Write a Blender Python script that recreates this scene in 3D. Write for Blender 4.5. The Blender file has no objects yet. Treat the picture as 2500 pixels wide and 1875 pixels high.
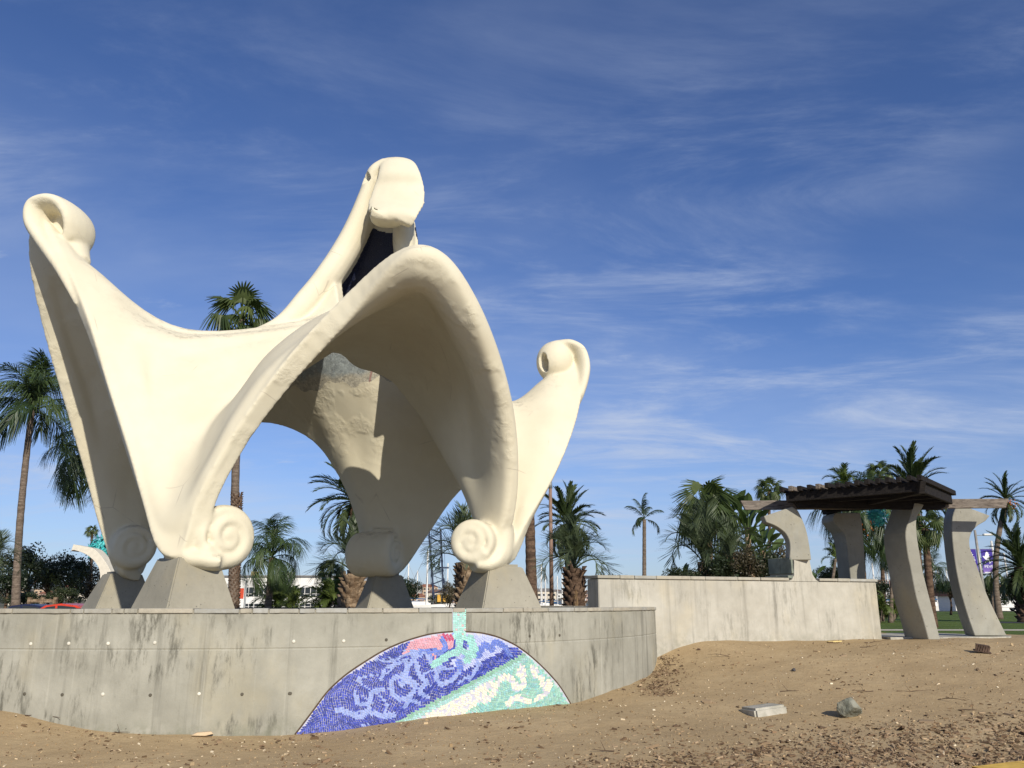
import bpy, bmesh, math, random
import numpy as np
from mathutils import Vector, Matrix, noise

random.seed(7); np.random.seed(7)
SC = bpy.context.scene
COL = SC.collection
R = math.radians

# ------------------------------------------------------------------ camera
CAM_H = 1.6; PITCH = 15.0; FOC = 2000.0      # focal length in pixels of the 2500 px wide photograph
cam_d = bpy.data.cameras.new('camera'); cam = bpy.data.objects.new('camera', cam_d); COL.objects.link(cam)
cam.location = (0, 0, CAM_H); cam.rotation_euler = (R(90 + PITCH), 0, 0)
cam_d.sensor_width = 36.0; cam_d.lens = 36.0 * FOC / 2500.0; cam_d.clip_end = 6000; cam_d.clip_start = 0.1
SC.camera = cam

# ------------------------------------------------------------------ sky, sun, exposure
SUN_EL = 27.0; SUN_AZ = 22.0     # sun stands behind the camera, SUN_AZ degrees to its right
W = bpy.data.worlds.new('World'); SC.world = W; W.use_nodes = True
def build_world():
    nt = W.node_tree; N = nt.nodes; L = nt.links; N.clear()
    out = N.new('ShaderNodeOutputWorld'); bg = N.new('ShaderNodeBackground'); bg.inputs['Strength'].default_value = 0.085
    sky = N.new('ShaderNodeTexSky'); sky.sky_type = 'NISHITA'; sky.sun_disc = False
    sky.sun_elevation = R(SUN_EL); sky.sun_rotation = R(180 - SUN_AZ)
    sky.air_density = 1.0; sky.dust_density = 0.35; sky.ozone_density = 3.2; sky.altitude = 10
    hs = N.new('ShaderNodeMix'); hs.data_type = 'RGBA'; hs.blend_type = 'MULTIPLY'; hs.inputs[0].default_value = 1.0; hs.inputs[7].default_value = (0.80, 0.94, 1.32, 1)
    L.new(sky.outputs[0], hs.inputs[6])
    # thin high cirrus: direction projected on a plane high above
    tc = N.new('ShaderNodeTexCoord'); sep = N.new('ShaderNodeSeparateXYZ'); L.new(tc.outputs['Generated'], sep.inputs[0])
    def m(op, a, b=None, clamp=False):
        n = N.new('ShaderNodeMath'); n.operation = op; n.use_clamp = clamp
        for i, v in enumerate((a, b)):
            if v is None: continue
            if isinstance(v, (int, float)): n.inputs[i].default_value = v
            else: L.new(v, n.inputs[i])
        return n.outputs[0]
    zz = m('ADD', m('MAXIMUM', sep.outputs[2], 0.0), 0.10)
    cx = m('DIVIDE', sep.outputs[0], zz); cy = m('DIVIDE', sep.outputs[1], zz)
    cmb = N.new('ShaderNodeCombineXYZ'); L.new(cx, cmb.inputs[0]); L.new(cy, cmb.inputs[1])
    def nz(scale, detail, rough, sc, rot, off=0.0, dist=0.0):
        mp = N.new('ShaderNodeMapping'); mp.inputs['Scale'].default_value = sc; mp.inputs['Rotation'].default_value = (0, 0, R(rot)); mp.inputs['Location'].default_value = (off, off * .7, off * .3)
        L.new(cmb.outputs[0], mp.inputs[0])
        n = N.new('ShaderNodeTexNoise'); n.inputs['Scale'].default_value = scale; n.inputs['Detail'].default_value = detail; n.inputs['Roughness'].default_value = rough; n.inputs['Distortion'].default_value = dist
        L.new(mp.outputs[0], n.inputs['Vector']); return n.outputs[0]
    def ramp(v, a, b):
        r = N.new('ShaderNodeMapRange'); r.interpolation_type = 'SMOOTHSTEP'; r.inputs[1].default_value = a; r.inputs[2].default_value = b; L.new(v, r.inputs[0]); return r.outputs[0]
    veil = ramp(nz(0.55, 5, 0.55, (1, 1.5, 1), -22, 3.1, 0.3), 0.36, 0.74)
    fine = ramp(nz(1.5, 9, 0.66, (0.75, 1.7, 1), -12, 8.4, 0.5), 0.40, 0.80)
    patch = ramp(nz(0.7, 3, 0.5, (1, 1, 1), 10, 1.7), 0.36, 0.60)
    puff = ramp(nz(4.2, 8, 0.62, (0.7, 1.25, 1), -8, 14.2, 0.2), 0.60, 0.86)
    pmask = ramp(nz(1.15, 2, 0.5, (1, 1, 1), 0, 5.3), 0.46, 0.64)
    c1 = m('MULTIPLY', veil, 0.21); c2 = m('MULTIPLY', m('MULTIPLY', fine, m('MULTIPLY', patch, ramp(sep.outputs[2], 0.72, 0.40))), 0.72); c3 = m('MULTIPLY', m('MULTIPLY', puff, pmask), 0.9)
    cl = m('ADD', m('ADD', c1, c2), c3, True)
    cl = m('ADD', m('MULTIPLY', cl, ramp(sep.outputs[2], 0.0, 0.10)), m('MULTIPLY', ramp(sep.outputs[2], 0.34, 0.0), 0.26), True)
    mx = N.new('ShaderNodeMix'); mx.data_type = 'RGBA'; L.new(m('MINIMUM', cl, 0.8), mx.inputs[0]); L.new(hs.outputs[2], mx.inputs[6]); mx.inputs[7].default_value = (6.2, 7.1, 9.0, 1)
    L.new(mx.outputs[2], bg.inputs['Color']); L.new(bg.outputs[0], out.inputs['Surface'])
build_world()
sun_d = bpy.data.lights.new('sun', 'SUN'); sun_d.energy = 5.0; sun_d.angle = R(0.53); sun_d.color = (1.0, 0.93, 0.80)
sun = bpy.data.objects.new('sun', sun_d); COL.objects.link(sun)
_a = R(SUN_AZ); _e = R(SUN_EL)
SUN_DIR = Vector((math.sin(_a) * math.cos(_e), -math.cos(_a) * math.cos(_e), math.sin(_e)))   # towards the sun
sun.rotation_euler = SUN_DIR.to_track_quat('Z', 'Y').to_euler(); sun.location = SUN_DIR * 60
vs = SC.view_settings; vs.view_transform = 'Standard'; vs.look = 'None'; vs.gamma = 1.0; vs.use_curve_mapping = False; vs.exposure = 0.0
SC.cycles.max_bounces = 8; SC.cycles.diffuse_bounces = 4; SC.cycles.use_denoising = True

# ------------------------------------------------------------------ helpers
_t = R(PITCH)
def ray(px, py):
    u = (px - 1250.0) / FOC; v = -(py - 937.5) / FOC
    return Vector((u, math.cos(_t) - v * math.sin(_t), math.sin(_t) + v * math.cos(_t)))
def at(px, py, Y):
    d = ray(px, py); k = Y / d.y
    return Vector((d.x * k, Y, CAM_H + d.z * k))
def on_z(px, py, z):
    d = ray(px, py); k = (z - CAM_H) / d.z
    return Vector((d.x * k, d.y * k, z))

def tag(o, label=None, cat=None, group=None, kind=None):
    if label: o['label'] = label
    if cat: o['category'] = cat
    if group: o['group'] = group
    if kind: o['kind'] = kind
    return o
def empty(name, loc=(0, 0, 0), rz=0.0):
    o = bpy.data.objects.new(name, None); COL.objects.link(o); o.location = loc; o.rotation_euler = (0, 0, rz); o.empty_display_size = 0.2
    return o
def link(name, me, mat=None, parent=None, loc=None, smooth=False):
    if mat is not None and not me.materials: me.materials.append(mat)
    o = bpy.data.objects.new(name, me); COL.objects.link(o)
    if parent is not None: o.parent = parent
    if loc is not None: o.location = loc
    if smooth and len(me.polygons): me.polygons.foreach_set('use_smooth', np.ones(len(me.polygons), dtype=bool))
    return o
def mesh(name, verts, faces):
    me = bpy.data.meshes.new(name); me.from_pydata([tuple(v) for v in verts], [], [tuple(f) for f in faces]); me.update(); return me
class MB:
    """collects boxes, tubes, prisms and lathes for ONE mesh object"""
    def __init__(s): s.v = []; s.f = []; s.mi = []; s.cur = 0
    def add(s, vs, fs):
        b = len(s.v); s.v.extend([tuple(v) for v in vs]); s.f.extend([tuple(i + b for i in f) for f in fs]); s.mi.extend([s.cur] * len(fs)); return s
    def box(s, c, d, rot=None):
        x, y, z = d[0] / 2, d[1] / 2, d[2] / 2
        vs = [Vector((sx * x, sy * y, sz * z)) for sz in (-1, 1) for sy in (-1, 1) for sx in (-1, 1)]
        if rot is not None: vs = [rot @ v for v in vs]
        vs = [v + Vector(c) for v in vs]
        return s.add(vs, [(0, 2, 3, 1), (4, 5, 7, 6), (0, 1, 5, 4), (2, 6, 7, 3), (0, 4, 6, 2), (1, 3, 7, 5)])
    def bar(s, a, b, w, h, up=(0, 0, 1)):
        a = Vector(a); b = Vector(b); d = b - a; l = d.length; d.normalize(); up = Vector(up)
        x = d.cross(up)
        if x.length < 1e-4: x = d.cross(Vector((1, 0, 0)))
        x.normalize(); u = x.cross(d)
        vs = [p + x * (sx * w / 2) + u * (sz * h / 2) for p in (a, b) for sz in (-1, 1) for sx in (-1, 1)]
        return s.add(vs, [(0, 1, 3, 2), (4, 6, 7, 5), (0, 4, 5, 1), (2, 3, 7, 6), (0, 2, 6, 4), (1, 5, 7, 3)])
    def tube(s, pts, rad, n=8, caps=True):
        pts = [Vector(p) for p in pts]; m = len(pts)
        if isinstance(rad, (int, float)): rad = [rad] * m
        vs = []; fs = []; px = None
        for i, p in enumerate(pts):
            d = (pts[min(i + 1, m - 1)] - pts[max(i - 1, 0)]).normalized()
            if px is None:
                px = d.cross(Vector((0, 0, 1)))
                if px.length < 1e-3: px = d.cross(Vector((1, 0, 0)))
            px = (px - d * px.dot(d)).normalized(); py = d.cross(px)
            for k in range(n):
                a = 2 * math.pi * k / n
                vs.append(p + px * (math.cos(a) * rad[i]) + py * (math.sin(a) * rad[i]))
        for i in range(m - 1):
            for k in range(n):
                k2 = (k + 1) % n
                fs.append((i * n + k, i * n + k2, (i + 1) * n + k2, (i + 1) * n + k))
        if caps:
            fs.append(tuple(range(n - 1, -1, -1))); fs.append(tuple((m - 1) * n + k for k in range(n)))
        return s.add(vs, fs)
    def prism(s, poly, y0, y1, M=None):
        """poly: list of (x, z), extruded along local y"""
        n = len(poly); vs = [Vector((x, y0, z)) for x, z in poly] + [Vector((x, y1, z)) for x, z in poly]
        if M is not None: vs = [M @ v for v in vs]
        fs = [tuple(range(n)), tuple(range(2 * n - 1, n - 1, -1))] + [(i, i + n, (i + 1) % n + n, (i + 1) % n) for i in range(n)]
        return s.add(vs, fs)
    def lathe(s, prof, n=16, M=None):
        vs = []; fs = []; m = len(prof)
        for r, z in prof:
            for k in range(n):
                a = 2 * math.pi * k / n; vs.append(Vector((r * math.cos(a), r * math.sin(a), z)))
        if M is not None: vs = [M @ v for v in vs]
        for i in range(m - 1):
            for k in range(n):
                k2 = (k + 1) % n; fs.append((i * n + k, i * n + k2, (i + 1) * n + k2, (i + 1) * n + k))
        fs.append(tuple(range(n - 1, -1, -1))); fs.append(tuple((m - 1) * n + k for k in range(n)))
        return s.add(vs, fs)
    def mesh(s, name, mats=()):
        me = mesh(name, s.v, s.f)
        for m in mats: me.materials.append(m)
        if len(mats) > 1: me.polygons.foreach_set('material_index', s.mi)
        bm = bmesh.new(); bm.from_mesh(me); bmesh.ops.recalc_face_normals(bm, faces=bm.faces); bm.to_mesh(me); bm.free()
        return me
    def build(s, name, mat, parent=None, smooth=False, bevel=0.0, seg=1, loc=None):
        me = s.mesh(name, (mat,) if not isinstance(mat, (list, tuple)) else mat)
        if bevel > 0:
            bm = bmesh.new(); bm.from_mesh(me)
            es = [e for e in bm.edges if len(e.link_faces) == 2 and e.calc_face_angle(0) > 0.5]
            bmesh.ops.bevel(bm, geom=es, offset=bevel, segments=seg, affect='EDGES', clamp_overlap=True); bm.to_mesh(me); bm.free()
        return link(name, me, None, parent, loc, smooth)
def shape(me, parent, name, loc=(0, 0, 0), rot=None, scale=None):
    o = bpy.data.objects.new(name, me); COL.objects.link(o); o.parent = parent; o.location = loc
    if rot is not None: o.rotation_euler = rot
    if scale is not None: o.scale = scale
    return o

# ------------------------------------------------------------------ material kit
MATS = {}
class NT:
    def __init__(s, name, rough=0.8, spec=0.3):
        s.m = bpy.data.materials.new(name); s.m.use_nodes = True; s.t = s.m.node_tree; s.N = s.t.nodes; s.L = s.t.links
        s.b = s.N['Principled BSDF']; s.b.inputs['Roughness'].default_value = rough; s.b.inputs['Specular IOR Level'].default_value = spec
        s.tc = s.N.new('ShaderNodeTexCoord'); MATS[name] = s.m
    def coord(s, sc=(1, 1, 1), rot=(0, 0, 0), src='Object', loc=(0, 0, 0)):
        mp = s.N.new('ShaderNodeMapping'); mp.inputs['Scale'].default_value = sc; mp.inputs['Rotation'].default_value = rot; mp.inputs['Location'].default_value = loc
        s.L.new(s.tc.outputs[src] if isinstance(src, str) else src, mp.inputs[0]); return mp.outputs[0]
    def noise(s, scale, detail=5, rough=0.55, vec=None, dist=0.0):
        n = s.N.new('ShaderNodeTexNoise'); n.inputs['Scale'].default_value = scale; n.inputs['Detail'].default_value = detail; n.inputs['Roughness'].default_value = rough; n.inputs['Distortion'].default_value = dist
        s.L.new(vec if vec is not None else s.tc.outputs['Object'], n.inputs['Vector']); return n.outputs[0]
    def vor(s, scale, vec=None, feature='F1', out=0, rnd=1.0):
        n = s.N.new('ShaderNodeTexVoronoi'); n.feature = feature; n.inputs['Scale'].default_value = scale; n.inputs['Randomness'].default_value = rnd
        s.L.new(vec if vec is not None else s.tc.outputs['Object'], n.inputs['Vector']); return n.outputs[out]
    def ramp(s, v, a, b, lo=0.0, hi=1.0):
        r = s.N.new('ShaderNodeMapRange'); r.interpolation_type = 'SMOOTHSTEP'
        for i, x in enumerate((a, b, lo, hi)): r.inputs[i + 1].default_value = x
        s.L.new(v, r.inputs[0]); return r.outputs[0]
    def math(s, op, a, b=None):
        n = s.N.new('ShaderNodeMath'); n.operation = op
        for i, v in enumerate((a, b)):
            if v is None: continue
            if isinstance(v, (int, float)): n.inputs[i].default_value = v
            else: s.L.new(v, n.inputs[i])
        return n.outputs[0]
    def mix(s, f, a, b, mode='MIX'):
        n = s.N.new('ShaderNodeMix'); n.data_type = 'RGBA'; n.blend_type = mode
        for i, v in ((0, f), (6, a), (7, b)):
            if isinstance(v, (int, float)): n.inputs[i].default_value = v
            elif isinstance(v, (tuple, list)): n.inputs[i].default_value = (*v, 1)
            else: s.L.new(v, n.inputs[i])
        return n.outputs[2]
    def sep(s, v):
        n = s.N.new('ShaderNodeSeparateXYZ'); s.L.new(v, n.inputs[0]); return n.outputs
    def geo(s, k):
        n = s.N.new('ShaderNodeNewGeometry'); return n.outputs[k]
    def attr(s, name):
        n = s.N.new('ShaderNodeAttribute'); n.attribute_name = name; return n.outputs[0]
    def rnd(s):
        n = s.N.new('ShaderNodeObjectInfo'); return n.outputs['Random']
    def color(s, c):
        if isinstance(c, (tuple, list)): s.b.inputs['Base Color'].default_value = (*c, 1)
        else: s.L.new(c, s.b.inputs['Base Color'])
        return s
    def bump(s, h, strength=0.3, dist=0.02, prev=None):
        n = s.N.new('ShaderNodeBump'); n.inputs['Strength'].default_value = strength; n.inputs['Distance'].default_value = dist
        s.L.new(h, n.inputs['Height'])
        if prev is not None: s.L.new(prev, n.inputs['Normal'])
        s.L.new(n.outputs[0], s.b.inputs['Normal']); return n.outputs[0]
    def rough(s, v): s.L.new(v, s.b.inputs['Roughness']); return s
def plain(name, c, rough=0.7, spec=0.3, metal=0.0, var=0.12, scale=6.0):
    t = NT(name, rough, spec); t.b.inputs['Metallic'].default_value = metal
    n = t.ramp(t.noise(scale, 4), 0.3, 0.7)
    t.color(t.mix(n, tuple(max(0, x * (1 - var)) for x in c), tuple(min(1, x * (1 + var)) for x in c))); return t.m
# ------------------------------------------------------------------ ground
PC = Vector((-4.94, 18.55, 0)); PR = 8.0; PTOP = 1.475     # round plinth: centre, radius, top of the concrete
def cyl_hit(px, py, R_=PR):
    d = ray(px, py); a = d.x * d.x + d.y * d.y; b = -2 * (d.x * PC.x + d.y * PC.y); c = PC.x ** 2 + PC.y ** 2 - R_ * R_
    D = b * b - 4 * a * c
    if D < 0: return None
    k = (-b - math.sqrt(D)) / (2 * a); return Vector((d.x * k, d.y * k, CAM_H + d.z * k))
GP = np.array([(-6.22,10.65,.34),(-5.89,10.61,.30),(-5.52,10.57,.22),(-5.15,10.55,.15),(-4.66,10.55,.10),(-3.71,10.65,.06),(-2.65,10.88,.05),(-1.33,11.41,.14),(-.11,12.17,.19),(.86,13.03,.17),(1.65,14.01,.25),(2.28,15.11,.35),(2.66,16.04,.46),(2.95,16.6,.74),
 (3.6,16.6,.84),(5.2,17.4,.85),(6.6,17.9,.86),(8.0,18.5,.86),(8.9,17.6,.87),(11,18.8,.87),(10.5,20.2,.86),(13,21,.86),(17,22,.84),(24,22,.8),(11,17,.82),(15,18,.78),(22,18,.7),
 (-14,7,-.05),(-9,8,-.02),(-5,8.4,0),(0,8.6,0),(5,8.8,0),(5.1,9.2,.0),(10,9,.02),(16,9,.05),(24,9,.08),(3.78,12.4,.15),(8,13,.36),(12,14.5,.50),(8,10.8,.1),(-9,11,.45),(-13,13,.6),(-14,20,.6),(5,15,.55),(-14,27,.55),(0,5,-.02),(-14,5,-.05),(24,5,0)])
def tps_fit(P, lam=0.02):
    n = len(P); X = P[:, :2]; r = np.linalg.norm(X[:, None] - X[None], axis=2); K = np.where(r > 0, r * r * np.log(r + 1e-9), 0) + lam * np.eye(n)
    Q = np.hstack([np.ones((n, 1)), X]); A = np.zeros((n + 3, n + 3)); A[:n, :n] = K; A[:n, n:] = Q; A[n:, :n] = Q.T
    return np.linalg.solve(A, np.concatenate([P[:, 2], np.zeros(3)]))
TPS = tps_fit(GP)
def ground_z(X):
    X = np.atleast_2d(np.asarray(X, dtype=float)); r = np.linalg.norm(X[:, None] - GP[None, :, :2], axis=2)
    U = np.where(r > 1e-6, r * r * np.log(r + 1e-9), 0); z = U @ TPS[:len(GP)] + TPS[-3] + X @ TPS[-2:]
    # small lumps that belong to the soil
    z = z + 0.018 * np.sin(X[:, 0] * 2.1 + 1.3 * np.sin(X[:, 1] * 1.4)) * np.sin(X[:, 1] * 1.7 + 0.8 * np.sin(X[:, 0] * 0.9)) + 0.007 * np.sin(X[:, 0] * 7.3 + 2 * np.sin(X[:, 1] * 3.1)) * np.sin(X[:, 1] * 6.1 + X[:, 0])
    return z
def gz(x, y): return float(ground_z([(x, y)])[0])

def mat_soil():
    t = NT('sandy_soil', 0.95, 0.1)
    n1 = t.ramp(t.noise(0.7, 6, 0.6), 0.32, 0.7); n2 = t.ramp(t.noise(4.5, 6, 0.65), 0.3, 0.72); n3 = t.ramp(t.noise(60, 4, 0.7), 0.3, 0.75)
    c = t.mix(n1, (0.35, 0.25, 0.13), (0.45, 0.335, 0.185)); c = t.mix(t.math('MULTIPLY', n2, 0.5), c, (0.29, 0.20, 0.105)); c = t.mix(t.math('MULTIPLY', n3, 0.45), c, (0.46, 0.36, 0.235))
    v = t.vor(42, None, 'F1', 0); fl = t.ramp(v, 0.10, 0.05); cr = t.vor(42, None, 'F1', 1); sx = t.sep(cr)[0]
    c = t.mix(t.math('MULTIPLY', fl, t.ramp(sx, 0.80, 0.86)), c, (0.72, 0.62, 0.46))
    v2 = t.vor(27, t.coord((1, 1, 1), loc=(4, 2, 0)), 'F1', 0); c2 = t.sep(t.vor(27, t.coord((1, 1, 1), loc=(4, 2, 0)), 'F1', 1))[0]
    c = t.mix(t.math('MULTIPLY', t.math('MULTIPLY', t.ramp(v2, 0.16, 0.08), t.ramp(c2, 0.78, 0.84)), 0.8), c, (0.14, 0.09, 0.05))
    t.color(c); b = t.bump(t.noise(55, 5, 0.7), 0.25, 0.02); t.bump(t.noise(9, 6, 0.65), 0.36, 0.05, b); return t.m
def mat_lawn():
    t = NT('mown_grass', 0.9, 0.15)
    n1 = t.ramp(t.noise(0.25, 5, 0.6), 0.3, 0.7); n2 = t.ramp(t.noise(6, 6, 0.7), 0.3, 0.7)
    c = t.mix(n1, (0.055, 0.10, 0.018), (0.095, 0.15, 0.028)); c = t.mix(t.math('MULTIPLY', n2, 0.5), c, (0.13, 0.14, 0.04)); t.color(c); t.bump(t.noise(30, 5, 0.7), 0.6, 0.05); return t.m
def sheet(name, x0, x1, y0, y1, step, zf, mat):
    nx = max(2, int((x1 - x0) / step) + 1); ny = max(2, int((y1 - y0) / step) + 1)
    gx, gy = np.meshgrid(np.linspace(x0, x1, nx), np.linspace(y0, y1, ny)); P = np.stack([gx.ravel(), gy.ravel()], 1); z = zf(P)
    V = np.column_stack([P, z]); i = np.arange(nx * ny).reshape(ny, nx)
    F = np.stack([i[:-1, :-1], i[:-1, 1:], i[1:, 1:], i[1:, :-1]], -1).reshape(-1, 4)
    me = bpy.data.meshes.new(name); me.from_pydata(V, [], F); me.update(); return link(name, me, mat, smooth=True)
M_SOIL = mat_soil(); M_LAWN = mat_lawn()
soil = tag(sheet('soil', -15, 24, 4.6, 21.0, 0.10, ground_z, M_SOIL), kind='structure')
LAWN_Z = 0.62
M_FAR = plain('far_ground', (0.16, 0.15, 0.10), 0.95, 0.1, var=0.3, scale=0.05)
far = MB(); far.add([(-3000, 20, .1), (3000, 20, .1), (3000, 5000, .1), (-3000, 5000, .1)], [(0, 1, 2, 3)]); tag(far.build('ground', M_FAR), kind='structure')
lw = MB(); lw.add([(2.5, 20.4, LAWN_Z), (90, 20.4, LAWN_Z), (140, 108, LAWN_Z), (20, 108, LAWN_Z), (4, 60, LAWN_Z)], [(0, 1, 2, 3, 4)]); tag(lw.build('lawn', M_LAWN), kind='structure')
M_PATH = plain('pale_concrete_path', (0.50, 0.45, 0.36), 0.9, 0.2, scale=3)
M_ASPH = plain('asphalt', (0.055, 0.055, 0.058), 0.9, 0.2, scale=5)
def strip(name, pts, mat, z):
    n = len(pts) // 2; m = MB(); m.add([(x, y, z) for x, y in pts], [tuple(range(len(pts)))]); return tag(m.build(name, mat), kind='structure')
strip('path', [(3, 32.0), (95, 31.0), (95, 32.6), (3, 33.6)], M_PATH, LAWN_Z + .006)
strip('asphalt_path', [(24, 44), (70, 40.5), (75, 44.5), (25, 47.5)], M_ASPH, LAWN_Z + .006)
strip('road', [(-160, 106), (300, 108), (300, 118), (-160, 116)], M_ASPH, LAWN_Z + .012)
# painted kerb at the foot of the picture
M_YEL = plain('yellow_kerb_paint', (0.62, 0.40, 0.08), 0.75, 0.3, var=0.18, scale=9)
kb = MB(); kp = [(4.45, 8.62), (5.0, 8.88), (5.7, 9.10), (7.0, 9.42), (9.5, 9.80)]
for (a, b) in zip(kp, kp[1:]):
    a = Vector((*a, 0)); b = Vector((*b, 0)); n = Vector((b.y - a.y, -(b.x - a.x), 0)).normalized() * 0.32
    kb.add([a + Vector((0, 0, -.15)), b + Vector((0, 0, -.15)), b + n + Vector((0, 0, -.15)), a + n + Vector((0, 0, -.15)), a + Vector((0, 0, .075)), b + Vector((0, 0, .075)), b + n + Vector((0, 0, .075)), a + n + Vector((0, 0, .075))], [(0, 1, 2, 3), (4, 7, 6, 5), (0, 4, 5, 1), (3, 2, 6, 7)])
tag(kb.build('kerb', M_YEL), kind='structure')
# ------------------------------------------------------------------ the plaster shell sculpture
def mat_plaster():
    t = NT('ivory_plaster', 0.85, 0.2)
    n1 = t.ramp(t.noise(0.55, 6, 0.6), 0.3, 0.72); n2 = t.ramp(t.noise(2.3, 6, 0.62), 0.35, 0.7)
    c = t.mix(n1, (0.62, 0.56, 0.415), (0.68, 0.63, 0.485)); c = t.mix(t.math('MULTIPLY', n2, 0.22), c, (0.575, 0.51, 0.385))
    st = t.ramp(t.noise(1.0, 7, 0.7, t.coord((3.2, 3.2, 0.35))), 0.60, 0.80); c = t.mix(t.math('MULTIPLY', st, 0.16), c, (0.50, 0.43, 0.32))
    sp = t.ramp(t.noise(9.0, 3, 0.6), 0.73, 0.80); c = t.mix(t.math('MULTIPLY', sp, 0.35), c, (0.42, 0.36, 0.27))
    nz_ = t.sep(t.geo('Normal'))[2]; gr = t.math('MULTIPLY', t.ramp(nz_, 0.55, 0.95), t.ramp(t.noise(6, 7, 0.75), 0.48, 0.66)); c = t.mix(t.math('MULTIPLY', gr, 0.55), c, (0.20, 0.17, 0.125))      # grime that settled on the tops
    ck = t.vor(0.55, t.coord((1, 1, 1), src=t.tc.outputs['Object']), 'DISTANCE_TO_EDGE'); ck2 = t.math('MULTIPLY', t.ramp(ck, 0.006, 0.002), t.ramp(t.noise(1.2, 3), 0.55, 0.65)); c = t.mix(t.math('MULTIPLY', ck2, 0.5), c, (0.36, 0.31, 0.24))   # hairline cracks
    t.color(c)
    big = t.ramp(t.noise(1.7, 2, 0.5, t.coord((1, 1, 1), loc=(3, 1, 0))), 0.44, 0.62)          # hand trowelled coarse patches
    h2 = t.bump(t.noise(38, 4, 0.6), 0.10, 0.01)
    crs = t.math('MULTIPLY', t.noise(5.5, 5, 0.62, None, 0.6), t.math('ADD', t.math('MULTIPLY', t.math('MULTIPLY', big, t.ramp(t.sep(t.geo('Normal'))[2], -0.10, -0.50)), 0.75), 0.03))
    t.bump(crs, 0.36, 0.10, h2)
    return t.m
M_PLASTER = mat_plaster()

def cr_periodic(P, k):
    """periodic centripetal-ish Catmull-Rom of an (n, ...) array, k samples per span"""
    n = len(P); out = []
    for i in range(n):
        a, b, c, d = P[(i - 1) % n], P[i], P[(i + 1) % n], P[(i + 2) % n]
        for j in range(k):
            t = j / k
            out.append(0.5 * ((2 * b) + (-a + c) * t + (2 * a - 5 * b + 4 * c - d) * t * t + (-a + 3 * b - 3 * c + d) * t ** 3))
    return np.array(out)
def cr_open(P, k):
    P = [2 * P[0] - P[1]] + list(P) + [2 * P[-1] - P[-2]]; out = []
    for i in range(1, len(P) - 2):
        a, b, c, d = P[i - 1], P[i], P[i + 1], P[i + 2]
        for j in range(k):
            t = j / k
            out.append(0.5 * ((2 * b) + (-a + c) * t + (2 * a - 5 * b + 4 * c - d) * t * t + (-a + 3 * b - 3 * c + d) * t ** 3))
    out.append(P[-2]); return np.array(out)

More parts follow.
